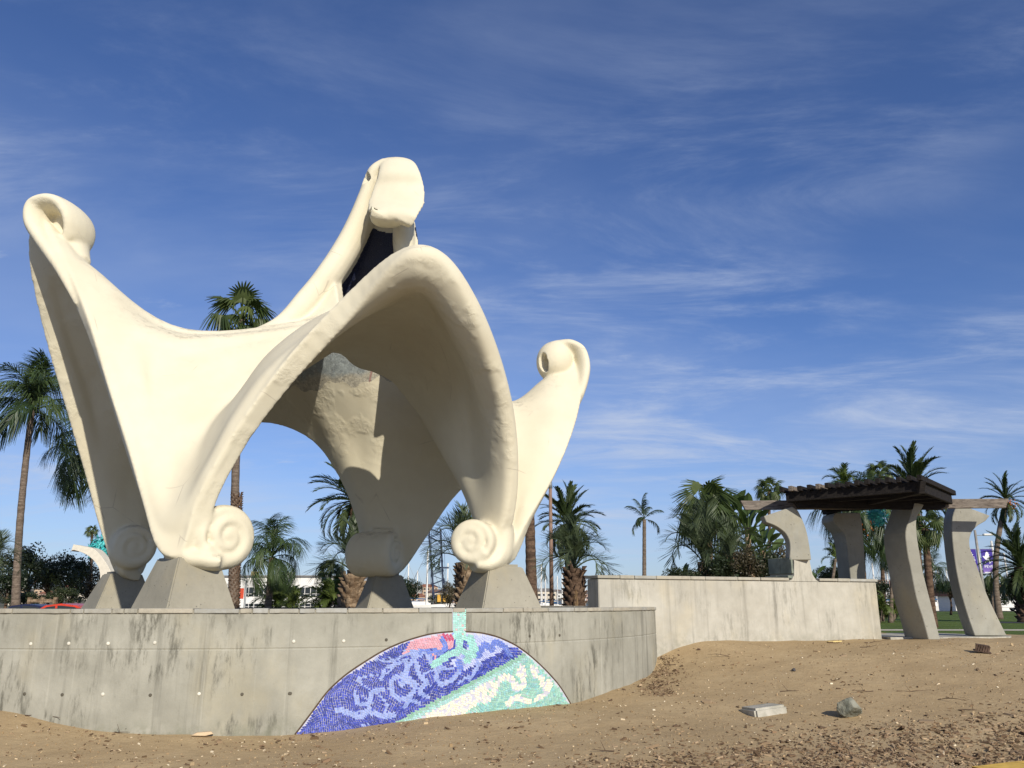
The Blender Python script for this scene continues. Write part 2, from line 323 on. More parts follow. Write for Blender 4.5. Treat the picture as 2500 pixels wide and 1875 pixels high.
# every station: inner edge (round the roof opening), two points between, free rim
ST = [
 ((845,815,17.15),(560,1010,14.95),(475,1210,13.62),(462,1352,13.45)),
 ((845,818,17.15),(590,985,14.85),(528,1130,13.55),(508,1215,13.35)),
 ((845,822,17.1),(635,935,14.85),(598,1005,13.5),(592,1066,13.3)),
 ((848,838,17.5),(690,865,14.95),(685,895,13.5),(708,908,13.15)),
 ((858,862,17.9),(780,800,15.1),(818,775,13.6),(843,752,12.85)),
 ((880,884,18.0),(880,770,15.3),(935,690,13.8),(950,634,12.5)),
 ((918,896,18.0),(965,770,15.3),(1020,690,13.8),(1030,600,12.4)),
 ((962,918,18.0),(1030,800,15.5),(1085,730,14.0),(1102,636,12.7)),
 ((992,950,18.0),(1085,870,15.8),(1145,820,14.5),(1170,745,13.2)),
 ((1012,975,18.0),(1115,955,16.1),(1180,915,15.0),(1220,880,13.9)),
 ((1022,985,18.0),(1105,1060,16.5),(1180,1045,15.5),(1250,1012,14.6)),
 ((1025,980,18.0),(1118,1130,16.6),(1180,1165,15.8),(1258,1150,15.1)),
 ((1025,970,18.0),(1130,1160,16.7),(1178,1250,15.9),(1244,1270,15.4)),
 ((1024,962,18.0),(1140,1160,16.8),(1186,1280,16.1),(1205,1362,15.6)),
 ((1022,955,18.0),(1195,1110,17.0),(1250,1260,16.3),(1248,1365,15.75)),
 ((1021,950,18.0),(1215,1080,17.2),(1285,1180,16.6),(1290,1280,16.1)),
 ((1020,945,18.0),(1235,1045,17.5),(1325,1090,17.1),(1352,1165,16.8)),
 ((1018,938,18.05),(1240,1010,17.8),(1345,1020,17.6),(1398,1050,17.6)),
 ((1015,925,18.1),(1235,1000,18.1),(1345,955,18.2),(1418,955,18.4)),
 ((1010,900,18.2),(1225,1000,18.4),(1335,940,18.7),(1405,885,19.0)),
 ((1006,850,18.35),(1200,1010,18.9),(1300,1000,19.4),(1360,950,19.8)),
 ((1004,775,18.5),(1150,1000,19.4),(1220,1070,20.0),(1250,1085,20.4)),
 ((1004,695,18.6),(1080,960,19.7),(1120,1110,20.6),(1120,1198,21.0)),
 ((1006,590,18.7),(1010,920,19.9),(1030,1130,20.9),(1040,1312,21.3)),
 ((990,505,18.8),(960,880,20.0),(975,1130,21.0),(972,1402,21.5)),
 ((955,475,18.8),(910,860,20.0),(925,1120,21.1),(905,1402,21.6)),
 ((920,492,18.7),(860,840,20.0),(880,1080,21.2),(888,1290,21.7)),
 ((897,535,18.6),(815,820,19.9),(815,1000,21.1),(850,1180,22.0)),
 ((874,582,18.5),(775,810,19.7),(750,930,20.9),(785,1082,22.2)),
 ((850,624,18.3),(735,805,19.5),(680,890,20.7),(700,1034,22.3)),
 ((826.0,665.0,18.1),(690,815,19.2),(600,880,20.5),(600,1024,22.2)),
 ((826.0,690.0,18.0),(640,830,18.9),(520,890,20.2),(500,1060,21.8)),
 ((830.0,712.0,17.85),(590,850,18.6),(450,930,19.9),(420,1150,21.2)),
 ((832.0,730.0,17.75),(550,880,18.3),(400,1000,19.6),(368,1270,20.5)),
 ((834.0,745.0,17.65),(520,905,18.0),(360,1060,19.2),(335,1400,20.0)),
 ((836.0,757.0,17.55),(490,905,17.8),(320,1060,18.8),(285,1400,19.7)),
 ((837.0,766.0,17.5),(460,890,17.6),(285,1000,18.4),(253,1310,19.299999999999997)),
 ((837.5,771.0,17.46),(490,866,17.400000000000002),(245,920,18.0),(217,1180,18.799999999999997)),
 ((838.0,776.0,17.42),(475,859,17.200000000000003),(210,840,17.5),(171,1020,18.099999999999998)),
 ((838.5,780.0,17.39),(465,844,17.0),(185,760,17.0),(123,850,17.299999999999997)),
 ((839.0,784.0,17.36),(455,831,16.8),(180,700,16.6),(90,700,16.599999999999998)),
 ((839.5,787.0,17.33),(450,824,16.6),(190,665,16.2),(82,600,16.2)),
 ((840.0,790.0,17.3),(450,821,16.5),(205,660,16.0),(95,545,15.9)),
 ((840.5,793.5,17.28),(453,824,16.400000000000002),(225,680,15.8),(122,595,15.6)),
 ((841.0,797.0,17.26),(459,834,16.3),(255,730,15.6),(168,690,15.3)),
 ((841.5,800.0,17.24),(470,846,15.85),(290,810,15.2),(215,805,14.9)),
 ((842.0,803.0,17.22),(430,885,15.55),(325,920,14.75),(262,950,14.5)),
 ((843.0,806.5,17.2),(450,925,15.3),(355,1040,14.4),(306,1090,14.1)),
 ((844.0,810.0,17.18),(485,970,15.15),(390,1150,14.05),(350,1230,13.8)),
 ((845.0,813.0,17.16),(525,1000,15.0),(425,1220,13.8),(395,1352,13.5)),
]
def lerp(a, b, t): return a + (b - a) * t
def shell_solid(half=0.165):
    rows = []
    for i, row in enumerate(ST):
        I, m1, m2, Rm = row
        w = {4: .2, 5: .75, 6: 1, 7: 1, 8: .75, 9: .55, 10: .45, 11: .35, 12: .2}.get(i, 0.0)      # flared lip of the front arch
        m3 = tuple(0.35 * a + 0.65 * b for a, b in zip(m2, Rm))
        if w:
            cx, cy = 965 - Rm[0], 960 - Rm[1]; l = math.hypot(cx, cy); cx /= l; cy /= l
            f3 = (Rm[0] + cx * 78, Rm[1] + cy * 78, Rm[2] + 0.38); f2 = (Rm[0] + cx * 112, Rm[1] + cy * 112, Rm[2] + 1.45)
            m3 = tuple(lerp(a, b, w) for a, b in zip(m3, f3)); m2 = tuple(lerp(a, b, w * .8) for a, b in zip(m2, f2))
        rows.append([at(*p)[:] for p in (I, m1, m2, m3, Rm)])
    C = np.array(rows)                                                # (n, 5, 3)
    G = np.array([cr_open(r, 8) for r in C])                          # (n, 25, 3)
    G = cr_periodic(G, 5)                                             # (n*5, 25, 3)
    ns, nt, _ = G.shape
    du = np.roll(G, -1, 0) - np.roll(G, 1, 0); dv = np.zeros_like(G)
    dv[:, 1:-1] = G[:, 2:] - G[:, :-2]; dv[:, 0] = G[:, 1] - G[:, 0]; dv[:, -1] = G[:, -1] - G[:, -2]
    nn = np.cross(du, dv); nn /= (np.linalg.norm(nn, axis=2, keepdims=True) + 1e-9)
    for _ in range(3): nn = (nn + np.roll(nn, 1, 0) + np.roll(nn, -1, 0)); nn /= (np.linalg.norm(nn, axis=2, keepdims=True) + 1e-9)
    tt = np.linspace(0, 1, nt)[None, :]; ii = np.arange(ns)[:, None] / 5.0
    wf = np.clip(1 - np.abs(ii - 7.0) / 5.0, 0, 1) * np.clip((tt - .55) / .45, 0, 1)           # the lip of the front arch is thicker
    nose = np.sqrt(np.clip(1 - np.clip((tt - .90) / .10, 0, 1) ** 2, 0.03, 1)); wn = np.clip(1.25 - np.abs(ii - 8.5) / 4.0, 0, 1)      # rounded nose instead of a square edge
    half = ((half + 0.08 * wf) * (1 - wn + wn * nose))[:, :, None]
    A = G + nn * half; B = G - nn * half
    V = np.concatenate([A.reshape(-1, 3), B.reshape(-1, 3)]); F = []; o = ns * nt
    for i in range(ns):
        i2 = (i + 1) % ns
        for j in range(nt - 1):
            a, b, c, d = i * nt + j, i2 * nt + j, i2 * nt + j + 1, i * nt + j + 1
            F.append((a, b, c, d)); F.append((o + d, o + c, o + b, o + a))
        F.append((i * nt, o + i * nt, o + i2 * nt, i2 * nt)); e = nt - 1
        F.append((i * nt + e, i2 * nt + e, o + i2 * nt + e, o + i * nt + e))
    return V, F

def ribbon(path, half_in, half_ax, axis, n=14):
    """tube of elliptic section along a path of points; axis = direction of the wide half"""
    pts = cr_open(np.array([at(*p)[:] for p in path]), 5); m = len(pts); mb = MB(); vs = []; fs = []; ax = Vector(axis).normalized()
    for i in range(m):
        t = i / (m - 1); d = Vector(pts[min(i + 1, m - 1)] - pts[max(i - 1, 0)]).normalized()
        nrm = d.cross(ax).normalized(); a2 = nrm.cross(d).normalized()
        hi = np.interp(t, np.linspace(0, 1, len(half_in)), half_in); ha = np.interp(t, np.linspace(0, 1, len(half_ax)), half_ax)
        for k in range(n):
            a = 2 * math.pi * k / n; vs.append(Vector(pts[i]) + nrm * (math.cos(a) * hi) + a2 * (math.sin(a) * ha))
    for i in range(m - 1):
        for k in range(n):
            k2 = (k + 1) % n; fs.append((i * n + k, i * n + k2, (i + 1) * n + k2, (i + 1) * n + k))
    fs.append(tuple(range(n - 1, -1, -1))); fs.append(tuple((m - 1) * n + k for k in range(n)))
    mb.add(vs, fs); return mb
def ball(c, r, n=20, rot=None):
    mb = MB(); prof = [(math.sin(math.pi * i / n) * 1.0 + 1e-4, -math.cos(math.pi * i / n)) for i in range(n + 1)]
    M = Matrix.Translation(c) @ (rot.to_4x4() if rot is not None else Matrix.Identity(4)) @ Matrix.Diagonal((r[0], r[1], r[2], 1))
    mb.lathe(prof, 24, M); return mb
def foot_roll(mb, c, nrm, Rr, depth, turn=1, start=0.0, up=0.0):
    """a rolled-up foot: drum with round edges and a raised spiral on the face that looks along nrm"""
    n = Vector(nrm).normalized(); x = Vector((0, 0, 1)).cross(n).normalized(); y = n.cross(x)
    M = Matrix(((x.x, y.x, n.x, c[0]), (x.y, y.y, n.y, c[1]), (x.z, y.z, n.z, c[2]), (0, 0, 0, 1)))
    e = 0.16 * Rr
    mb.lathe([(Rr * .75, -depth), (Rr * .93, -depth + e), (Rr, -depth + 2 * e), (Rr, -2 * e), (Rr * .97, -e * .8), (Rr * .86, -e * .1), (Rr * .74, -e * .15), (Rr * .60, -e * 2.2), (Rr * .02, -e * 2.6)], 36, M)
    pts = []; rad = []
    for i in range(46):
        t = i / 45; a = start + turn * t * 2 * math.pi * 1.9; r = Rr * (0.70 * (1 - t) ** 1.15 + 0.09)
        pts.append(M @ Vector((r * math.cos(a), r * math.sin(a), e * (-1.1 + 1.0 * t)))); rad.append(Rr * (0.17 * (1 - t) + 0.085))
    mb.tube(pts, rad, 10); b = ball(M @ Vector((0, 0, -e * 0.6)), (Rr * .17,) * 3, 10); mb.add(b.v, b.f)

FEET = {  # centre, face normal, radius, depth
 'A': (at(560, 1310, 13.75), (0.76, -0.65, 0.0), 0.54, 0.42, 1, 3.6),
 'B': (at(330, 1335, 19.2), (0.62, -0.78, 0.0), 0.50, 0.6, -1, 0.3),
 'C': (at(968, 1352, 21.0), (0.93, -0.36, 0.0), 0.56, 1.25, 1, 2.0),
 'D': (at(1149, 1322, 15.15), (-0.22, -0.97, 0.0), 0.42, 0.75, -1, -0.6),
}
def sculpture():
    root = empty('shell_sculpture', at(730, 1478, 17.5))
    tag(root, 'ivory plaster arched shell sculpture with curled horns and scroll feet', 'sculpture')
    V, F = shell_solid()
    mb = MB(); mb.add([Vector(v) for v in V], F)
    # E: left horn
    mb2 = ribbon([(190,745,15.12),(150,655,15.42),(112,592,15.66),(94,552,15.84),(102,517,15.9),(130,504,15.9),(162,510,15.95),(186,532,16.0),(195,562,16.05),(188,592,16.1),(172,600,16.15)], [.05,.14,.17,.18,.18,.17,.16,.14,.12], [.06,.22,.34,.42,.46,.46,.46,.42,.3], (0.25, 1, 0)); mb.add(mb2.v, mb2.f)
    b = ball(at(178, 562, 16.35), (.36, .46, .42)); mb.add(b.v, b.f)
    b = ribbon([(200,640,16.0),(188,610,16.15),(180,575,16.3)], [.16,.2,.25], [.2,.3,.4], (0.25, 1, 0)); mb.add(b.v, b.f)
    # G: right horn
    mb2 = ribbon([(1385,1040,17.9),(1412,965,18.35),(1421,910,18.65),(1411,868,18.78),(1385,849,18.8),(1352,848,18.8)], [.04,.12,.16,.17,.16,.14], [.05,.2,.36,.42,.42,.34], (-0.3, 1, 0)); mb.add(mb2.v, mb2.f)
    b = ball(at(1354, 884, 18.75), (.44, .50, .50)); mb.add(b.v, b.f)
    # F: tall horn: two straps, curled head
    b = ribbon([(600,832,16.9),(690,795,17.3),(752,735,17.7),(803,674,18.0),(848,604,18.3),(876,544,18.45),(898,482,18.5),(918,425,18.45),(945,398,18.4)], [.16,.22,.27,.29,.29,.26,.22,.19,.14], [.2,.28,.34,.36,.36,.34,.3,.3,.2], (0.3, 1, 0.1)); mb.add(b.v, b.f)
    b = ribbon([(1000,880,18.4),(996,770,18.55),(992,660,18.7),(986,590,18.7),(985,520,18.6)], [.2,.24,.27,.28,.26], [.3,.36,.38,.36,.3], (0, 1, 0)); mb.add(b.v, b.f)
    b = ribbon([(955,520,19.0),(955,440,18.95),(962,406,18.7),(970,402,18.3),(974,425,18.02),(974,458,18.02),(968,495,17.78),(958,524,17.42),(949,538,17.6),(948,544,18.2)], [.16,.18,.18,.17,.15,.12,.11,.10,.11,.14], [.48,.50,.45,.44,.53,.64,.70,.60,.44,.36], (1, 0, 0)); mb.add(b.v, b.f)
    b = ball(at(958, 462, 18.55), (.46, .30, .58)); mb.add(b.v, b.f)
    for k in FEET:
        f = MB(); foot_roll(f, *FEET[k]); mb.add(f.v, f.f)
    # the strip of each leg runs over into its roll
    for pts, hi, ha, ax in (([(430,1290,13.7),(440,1356,13.6),(490,1370,13.65),(540,1374,13.75)], [.20,.20,.16,.14], [.26,.3,.34,.34], (.8,-.6,0)),
                            ([(1232,1280,15.7),(1226,1350,15.65),(1200,1378,15.5),(1155,1380,15.4)], [.18,.19,.16,.13], [.26,.32,.34,.34], (-.2,-1,0)),
                            ([(300,1290,19.8),(300,1380,19.7),(322,1396,19.5)], [.2,.2,.16], [.3,.34,.34], (.62,-.78,0)),
                            ([(940,1290,21.3),(935,1370,21.4),(920,1385,21.2)], [.3,.3,.2], [.4,.4,.4], (1,-.3,0))):
        b = ribbon(pts, hi, ha, ax); mb.add(b.v, b.f)
    raw = link('raw', mb.mesh('raw'))
    md = raw.modifiers.new('r', 'REMESH'); md.mode = 'VOXEL'; md.voxel_size = VOX; md.adaptivity = 0
    sm = raw.modifiers.new('s', 'SMOOTH'); sm.factor = 0.5; sm.iterations = 14
    dg = bpy.context.evaluated_depsgraph_get(); me = bpy.data.meshes.new_from_object(raw.evaluated_get(dg)); bpy.data.objects.remove(raw)
    nv = len(me.vertices); co = np.empty(nv * 3, dtype=np.float64); me.vertices.foreach_get('co', co); co = co.reshape(-1, 3)
    # hollows pressed into the horn heads
    for c, ax, r, dep in ((at(1324, 884, 18.4), (0.75, 0.65, 0.08), 0.14, 0.34), (at(905, 437, 18.3), (0.9, 0.4, 0.0), 0.10, 0.3)):
        a = np.array(Vector(ax).normalized()[:]); d = co - np.array(c[:]); al = d @ a; pr = d - al[:, None] * a
        rr = np.linalg.norm(pr * np.array([1, 1, 0.62]), axis=1)
        w = np.clip((r - rr) / 0.035, 0, 1) * (np.abs(al) < 0.45)
        co += a * (w * dep)[:, None]
    me.vertices.foreach_set('co', co.ravel())
    npoly = len(me.polygons); lv = np.empty(len(me.loops), dtype=np.int32); me.loops.foreach_get('vertex_index', lv)
    ls = np.empty(npoly, dtype=np.int32); lt = np.empty(npoly, dtype=np.int32); me.polygons.foreach_get('loop_start', ls); me.polygons.foreach_get('loop_total', lt)
    quad = lv.reshape(-1, 4) if (lt == 4).all() else None
    cen = co[quad].mean(axis=1)
    lab = np.zeros(npoly, dtype=int)
    def region(c, r, i, zmin=-9, zmax=99):
        d = np.linalg.norm(cen - np.array(c[:]), axis=1); lab[(d < r) & (cen[:, 2] > zmin) & (cen[:, 2] < zmax)] = i
    region(at(140, 550, 15.95), 1.05, 1); region(at(1375, 885, 18.75), 0.95, 2); region(at(958, 465, 18.4), 1.05, 3)
    for i, k in enumerate('ABCD'): region(FEET[k][0] - Vector(FEET[k][1]) * (FEET[k][3] * 0.45), FEET[k][2] * 1.42, 4 + i)
    pn = np.empty(npoly * 3); me.polygons.foreach_get('normal', pn); pn = pn.reshape(-1, 3)
    wob = 0.16 * np.sin(cen[:, 0] * 5.1) + 0.08 * np.sin(cen[:, 0] * 13.0 + 1)
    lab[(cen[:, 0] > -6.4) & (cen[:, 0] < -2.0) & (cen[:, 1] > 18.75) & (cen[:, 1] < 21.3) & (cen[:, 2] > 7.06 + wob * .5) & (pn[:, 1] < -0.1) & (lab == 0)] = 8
    for i in range(9):
        q = quad[lab == i]
        if not len(q): continue
        ids, inv = np.unique(q, return_inverse=True)
        m2 = bpy.data.meshes.new('piece'); m2.from_pydata(co[ids] - np.array(root.location[:]), [], inv.reshape(-1, 4)); m2.update()
        link('shell' if i == 0 else ('horn' if i < 4 else ('foot_scroll' if i < 8 else 'mosaic_shade_lining')), m2, M_PLASTER if i < 8 else mat_lining(root.location), root, smooth=True)
    return root
VOX = 0.032
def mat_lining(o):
    t = NT('mosaic_with_painted_shade', 0.4, 0.4); z = t.sep(t.tc.outputs['Object'])[2]; cell = t.sep(t.vor(16, None, 'F1', 1)); ed = t.vor(16, None, 'DISTANCE_TO_EDGE')
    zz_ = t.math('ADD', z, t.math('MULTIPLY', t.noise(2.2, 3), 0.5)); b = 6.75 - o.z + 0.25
    c = t.mix(t.ramp(zz_, b + .45, b + .65), (0.54, 0.50, 0.40), (0.36, 0.40, 0.40)); c = t.mix(t.ramp(zz_, b + 1.0, b + 1.3), c, (0.012, 0.016, 0.045)); c = t.mix(t.math('MULTIPLY', cell[0], .35), c, (0.01, 0.012, 0.03))  # pale mosaic below; near-black blue above paints the hood's deep shade
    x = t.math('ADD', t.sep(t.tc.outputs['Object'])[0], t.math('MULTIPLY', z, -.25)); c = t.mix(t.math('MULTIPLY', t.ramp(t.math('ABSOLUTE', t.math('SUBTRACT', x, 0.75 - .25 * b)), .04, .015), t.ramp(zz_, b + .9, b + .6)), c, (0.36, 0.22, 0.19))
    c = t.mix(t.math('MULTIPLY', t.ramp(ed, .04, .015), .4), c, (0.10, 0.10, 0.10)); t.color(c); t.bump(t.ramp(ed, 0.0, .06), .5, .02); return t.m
sculpture()
# ------------------------------------------------------------------ round plinth, its mosaic, pedestals, garden wall
def mat_concrete(name, lo, hi, streak=0.5, mold=0.5, pits=0.5, zbase=0.0):
    t = NT(name, 0.88, 0.25)
    n1 = t.ramp(t.noise(0.8, 6, 0.6), 0.3, 0.7); n2 = t.ramp(t.noise(3.0, 7, 0.65), 0.35, 0.7)
    c = t.mix(n1, lo, hi); c = t.mix(t.math('MULTIPLY', n2, 0.4), c, tuple(x * 0.78 for x in lo))
    warm = t.ramp(t.noise(1.3, 4, 0.6, t.coord((1, 1, 0.6), loc=(7, 3, 1))), 0.50, 0.72); c = t.mix(t.math('MULTIPLY', warm, 0.35), c, (hi[0] * 1.02, hi[1] * 0.93, hi[2] * 0.74))
    # run-off streaks below the coping
    s1 = t.ramp(t.noise(1.0, 6, 0.65, t.coord((5.5, 5.5, 0.22))), 0.52, 0.78); c = t.mix(t.math('MULTIPLY', s1, streak), c, tuple(x * 0.50 for x in lo))
    s3 = t.ramp(t.noise(1.0, 5, 0.6, t.coord((9, 9, 0.15), loc=(2, 5, 0))), 0.58, 0.75); c = t.mix(t.math('MULTIPLY', s3, streak * 0.5), c, tuple(min(1, x * 1.25) for x in hi))
    # mildew in patches
    s2 = t.math('MULTIPLY', t.ramp(t.noise(1.1, 3, 0.5, t.coord((1, 1, 1), loc=(1.5, 9, 4))), 0.44, 0.60), t.ramp(t.noise(7, 7, 0.75, t.coord((1.3, 1.3, 0.28))), 0.47, 0.64))
    c = t.mix(t.math('MULTIPLY', s2, mold), c, (0.13, 0.125, 0.10))
    # splashed damp foot
    gx = t.sep(t.tc.outputs['Object']); 
    ft = t.math('MULTIPLY', t.ramp(gx[2], zbase + 0.34, zbase - 0.02), t.ramp(t.noise(5, 6, 0.7), 0.40, 0.62)); c = t.mix(t.math('MULTIPLY', ft, mold * 0.9), c, (0.20, 0.20, 0.15))
    v = t.vor(13, None, 'F1', 0); pr = t.sep(t.vor(13, None, 'F1', 1))[0]; pit = t.math('MULTIPLY', t.ramp(v, 0.17, 0.09), t.ramp(pr, 0.62, 0.68)); c = t.mix(t.math('MULTIPLY', pit, pits), c, (0.17, 0.155, 0.125))
    t.color(c); b = t.bump(t.noise(45, 4, 0.65), 0.15, 0.01); b = t.bump(t.noise(6, 5, 0.6), 0.25, 0.03, b); t.bump(t.math('SUBTRACT', 1.0, pit), 0.5 * pits, 0.02, b); return t.m
M_CONC = mat_concrete('board_marked_concrete', (0.28, 0.27, 0.222), (0.385, 0.372, 0.312), 0.85, 1.0, 0.15)
M_PALE = mat_concrete('pale_wall_concrete', (0.395, 0.37, 0.31), (0.49, 0.468, 0.405), 0.75, 0.42, 0.05, 0.85)
M_PED = mat_concrete('cast_pedestal_concrete', (0.265, 0.245, 0.19), (0.35, 0.325, 0.26), 0.2, 0.15, 0.9, -5)
M_COL = mat_concrete('pitted_column_concrete', (0.265, 0.255, 0.215), (0.345, 0.335, 0.285), 0.1, 0.15, 1.0, -5)
def mat_stone():
    t = NT('coping_stone', 0.8, 0.3); r = t.rnd(); cr = t.N.new('ShaderNodeValToRGB'); t.L.new(r, cr.inputs[0])
    e = cr.color_ramp.elements; e[0].color = (0.29, 0.28, 0.235, 1); e[1].color = (0.38, 0.375, 0.345, 1); x = e.new(0.4); x.color = (0.42, 0.38, 0.30, 1); x = e.new(0.75); x.color = (0.33, 0.325, 0.29, 1)
    c = t.mix(t.math('MULTIPLY', t.ramp(t.noise(9, 6, 0.65), 0.35, 0.7), 0.5), cr.outputs[0], (0.25, 0.23, 0.18)); t.color(c); t.bump(t.noise(14, 6, 0.7), 0.5, 0.02); return t.m
M_STONE = mat_stone()
M_HOLE_SHADE = plain('tie_hole_shadow', (0.10, 0.09, 0.07), 0.95, 0.1); M_PLUG = plain('pale_tie_plug', (0.62, 0.59, 0.50), 0.85, 0.2)

plinth = empty('round_plinth', (PC.x, PC.y, 0)); tag(plinth, 'round grey concrete plinth wall with stone coping under the shell sculpture', 'wall')
def pl(p): return Vector(p) - Vector((PC.x, PC.y, 0))
def drum():
    mb = MB(); n = 260; vs = []; fs = []
    prof = [(PR, -0.4), (PR, 0.30), (PR, 1.035), (PR - .006, 1.045), (PR - .006, 1.055), (PR, 1.065), (PR, PTOP), (PR - .5, PTOP)]
    for r, z in prof:
        for k in range(n):
            a = 2 * math.pi * k / n; vs.append((r * math.cos(a), r * math.sin(a), z))
    for i in range(len(prof) - 1):
        for k in range(n):
            k2 = (k + 1) % n; fs.append((i * n + k, i * n + k2, (i + 1) * n + k2, (i + 1) * n + k))
    mb.add(vs, fs); mb.build('drum', M_CONC, plinth)
drum()
m = MB(); m.lathe([(PR - .46, PTOP - .12), (PR - .46, PTOP - .025), (0.01, PTOP - .02)], 120); m.build('paving', plain('plaza_paving', (0.17, 0.155, 0.12), 0.9, 0.2, var=.2, scale=3), plinth)
def arc_block(a0, a1, r0, r1, z0, z1, seg=4, jit=0.0):
    mb = MB(); vs = []; rnd = random.Random(int(a0 * 1e4))
    for i in range(seg + 1):
        a = a0 + (a1 - a0) * i / seg; j = rnd.uniform(-jit, jit)
        for r, z in ((r0, z0), (r1 + j, z0 + rnd.uniform(0, jit * .6)), (r1 + j, z1), (r0, z1)): vs.append((r * math.cos(a), r * math.sin(a), z))
    fs = [(0, 1, 2, 3), tuple(4 * seg + k for k in (3, 2, 1, 0))]
    for i in range(seg):
        for k in range(4): fs.append((4 * i + k, 4 * i + (k + 1) % 4, 4 * (i + 1) + (k + 1) % 4, 4 * (i + 1) + k))
    mb.add(vs, fs); return mb
rs = random.Random(3); a = R(-178); strip_a = math.atan2(cyl_hit(1119, 1500).y - PC.y, cyl_hit(1119, 1500).x - PC.x)
while a < R(40):
    w = rs.choice((0.022, 0.03, 0.045, 0.06, 0.075, 0.085)) * rs.uniform(0.85, 1.15); b = a + w
    if a < strip_a - .012 < b: b = strip_a - .012
    if strip_a - .013 < a < strip_a + .011: b = strip_a + .0135
    z1 = PTOP + 0.062 + rs.uniform(-.004, .004)
    arc_block(a + 0.0009, b - 0.0009, PR - 0.42, PR + 0.022, PTOP + .004, z1, 4, 0.008).build('coping_stone', M_STONE, plinth, bevel=0.006)
    a = b
mo = arc_block(R(-178), R(40), PR - 0.40, PR + 0.006, PTOP + .002, PTOP + 0.050, 120); mo.build('mortar_bed', plain('lime_mortar', (0.25, 0.23, 0.18), 0.95, 0.1), plinth)
for (px, py, pale) in [(60,1694,0),(152,1696,0),(251,1695,1),(367,1697,0),(486,1694,1),(591,1695,0),(707,1693,0),(75,1572,1),(168,1571,1),(264,1571,1),(378,1569,1),(717,1566,1),(839,1565,1),(943,1562,0),(709,1693,0),(1293,1553,0),(1366,1551,0)]:
    p = cyl_hit(px, py); n = Vector((p.x - PC.x, p.y - PC.y, 0)).normalized(); m = MB(); r0 = 0.016 if not pale else 0.018
    q = n.to_track_quat('Z', 'Y').to_matrix().to_4x4(); M = Matrix.Translation(pl(p) + n * (0.003)) @ q
    if pale: m.lathe([(0.022, -.02), (0.021, .003), (r0, .006), (r0 * .5, .009), (0.001, .009)], 12, M); m.build('tie_plug', M_PLUG, plinth, True)
    else: m.lathe([(r0 * 1.3, -.03), (r0 * 1.25, .001), (r0 * 1.0, .003), (0.001, .002)], 12, M); m.build('tie_hole_shade_disc', M_HOLE_SHADE, plinth, True)  # raised dark disc painted as the shade inside an open tie hole

# ---- mosaic
def zz(x, y): return (700 + 0.33906 * x, 1450 + 0.33906 * y)       # coordinates read from an enlargement of the wall
ARC = [zz(*p) for p in [(60,1015),(110,950),(200,830),(300,700),(420,590),(550,500),(700,410),(850,345),(1000,300),(1100,283),(1195,275)]]
ARC_R = [zz(*p) for p in [(1280,275),(1400,285),(1520,315),(1640,370),(1740,440),(1850,540),(1950,650),(2010,740),(2045,800)]]
OUT = ARC + ARC_R + [zz(2045, 960), zz(1000, 1060), zz(60, 1080)]
COLUMN = [zz(*p) for p in [(1192,108),(1280,108),(1280,300),(1192,300)]]
def inside(p, poly):
    x, y = p; c = False; n = len(poly)
    for i in range(n):
        x1, y1 = poly[i]; x2, y2 = poly[(i + 1) % n]
        if (y1 > y) != (y2 > y) and x < (x2 - x1) * (y - y1) / (y2 - y1) + x1: c = not c
    return c
def near(p, line, w):
    for (a, b) in zip(line, line[1:]):
        dx, dy = b[0] - a[0], b[1] - a[1]; t = max(0, min(1, ((p[0] - a[0]) * dx + (p[1] - a[1]) * dy) / (dx * dx + dy * dy + 1e-9)))
        if math.hypot(p[0] - a[0] - t * dx, p[1] - a[1] - t * dy) < w: return True
    return False
def smooth_line(pts):
    a = cr_open(np.array([(x, y, 0.0) for x, y in pts]), 6); return [(q[0], q[1]) for q in a]
PERI = [([(680,600),(715,530),(790,505),(860,470)],17),([(870,500),(840,580),(765,615),(750,690),(800,755),(885,735),(925,655),(870,615),(820,650)],24),([(930,500),(955,590),(1000,640),(955,700),(1015,745)],22),
 ([(1135,535),(1095,535),(1075,600),(1120,650),(1200,605),(1255,520),(1290,430)],22),([(365,830),(430,850),(520,880),(600,850),(690,875),(770,875)],26),([(495,730),(520,790),(600,780),(610,705),(690,690)],20),([(850,810),(890,765),(955,785)],16),
 ([(930,430),(990,410),(1040,490)],26),([(640,470),(760,480),(880,420)],12),([(1310,620),(1350,560),(1390,500)],16),([(1240,640),(1300,590)],12),([(700,560),(680,620)],14)]
MIDB = [([(1380,450),(1420,360),(1470,400),(1500,345),(1570,390),(1600,440)],20),([(1120,330),(1140,380),(1090,430),(1060,410)],20),([(950,430),(1000,400),(1040,440)],12),([(1330,300),(1310,360)],18),([(1230,480),(1250,540)],18)]
CREAM = [([(1420,765),(1480,725),(1500,660),(1560,600),(1620,615),(1650,680),(1705,650),(1700,600)],22),([(1668,575),(1690,520),(1712,585)],15),([(1760,520),(1780,600),(1800,540)],16),([(1830,600),(1850,680),(1885,620),(1880,700),(1790,760)],17),([(1590,790),(1650,745),(1740,770)],22)]
SEA = [([(1235,300),(1240,400),(1160,440),(1060,510)],26),([(1320,330),(1340,400),(1300,470)],34),([(1240,390),(1310,450)],22)]
for L_ in (PERI, MIDB, CREAM, SEA):
    for i, (p, w) in enumerate(L_): L_[i] = (smooth_line(p), w)
PINK = [(885,345),(1000,300),(1190,278),(1200,390),(1130,405),(1060,475),(1040,400),(960,395),(900,400),(790,460),(860,410)]
LILAC = [(1290,280),(1400,287),(1520,318),(1640,372),(1722,402),(1560,470),(1480,500),(1380,520),(1250,560),(1180,500),(1230,420),(1290,400)]
DIAG = [(795,912),(1735,412)]
CREAMT = [(830,930),(1500,600),(1470,680),(1400,760),(1290,860),(1500,850),(1480,900),(700,1000)]
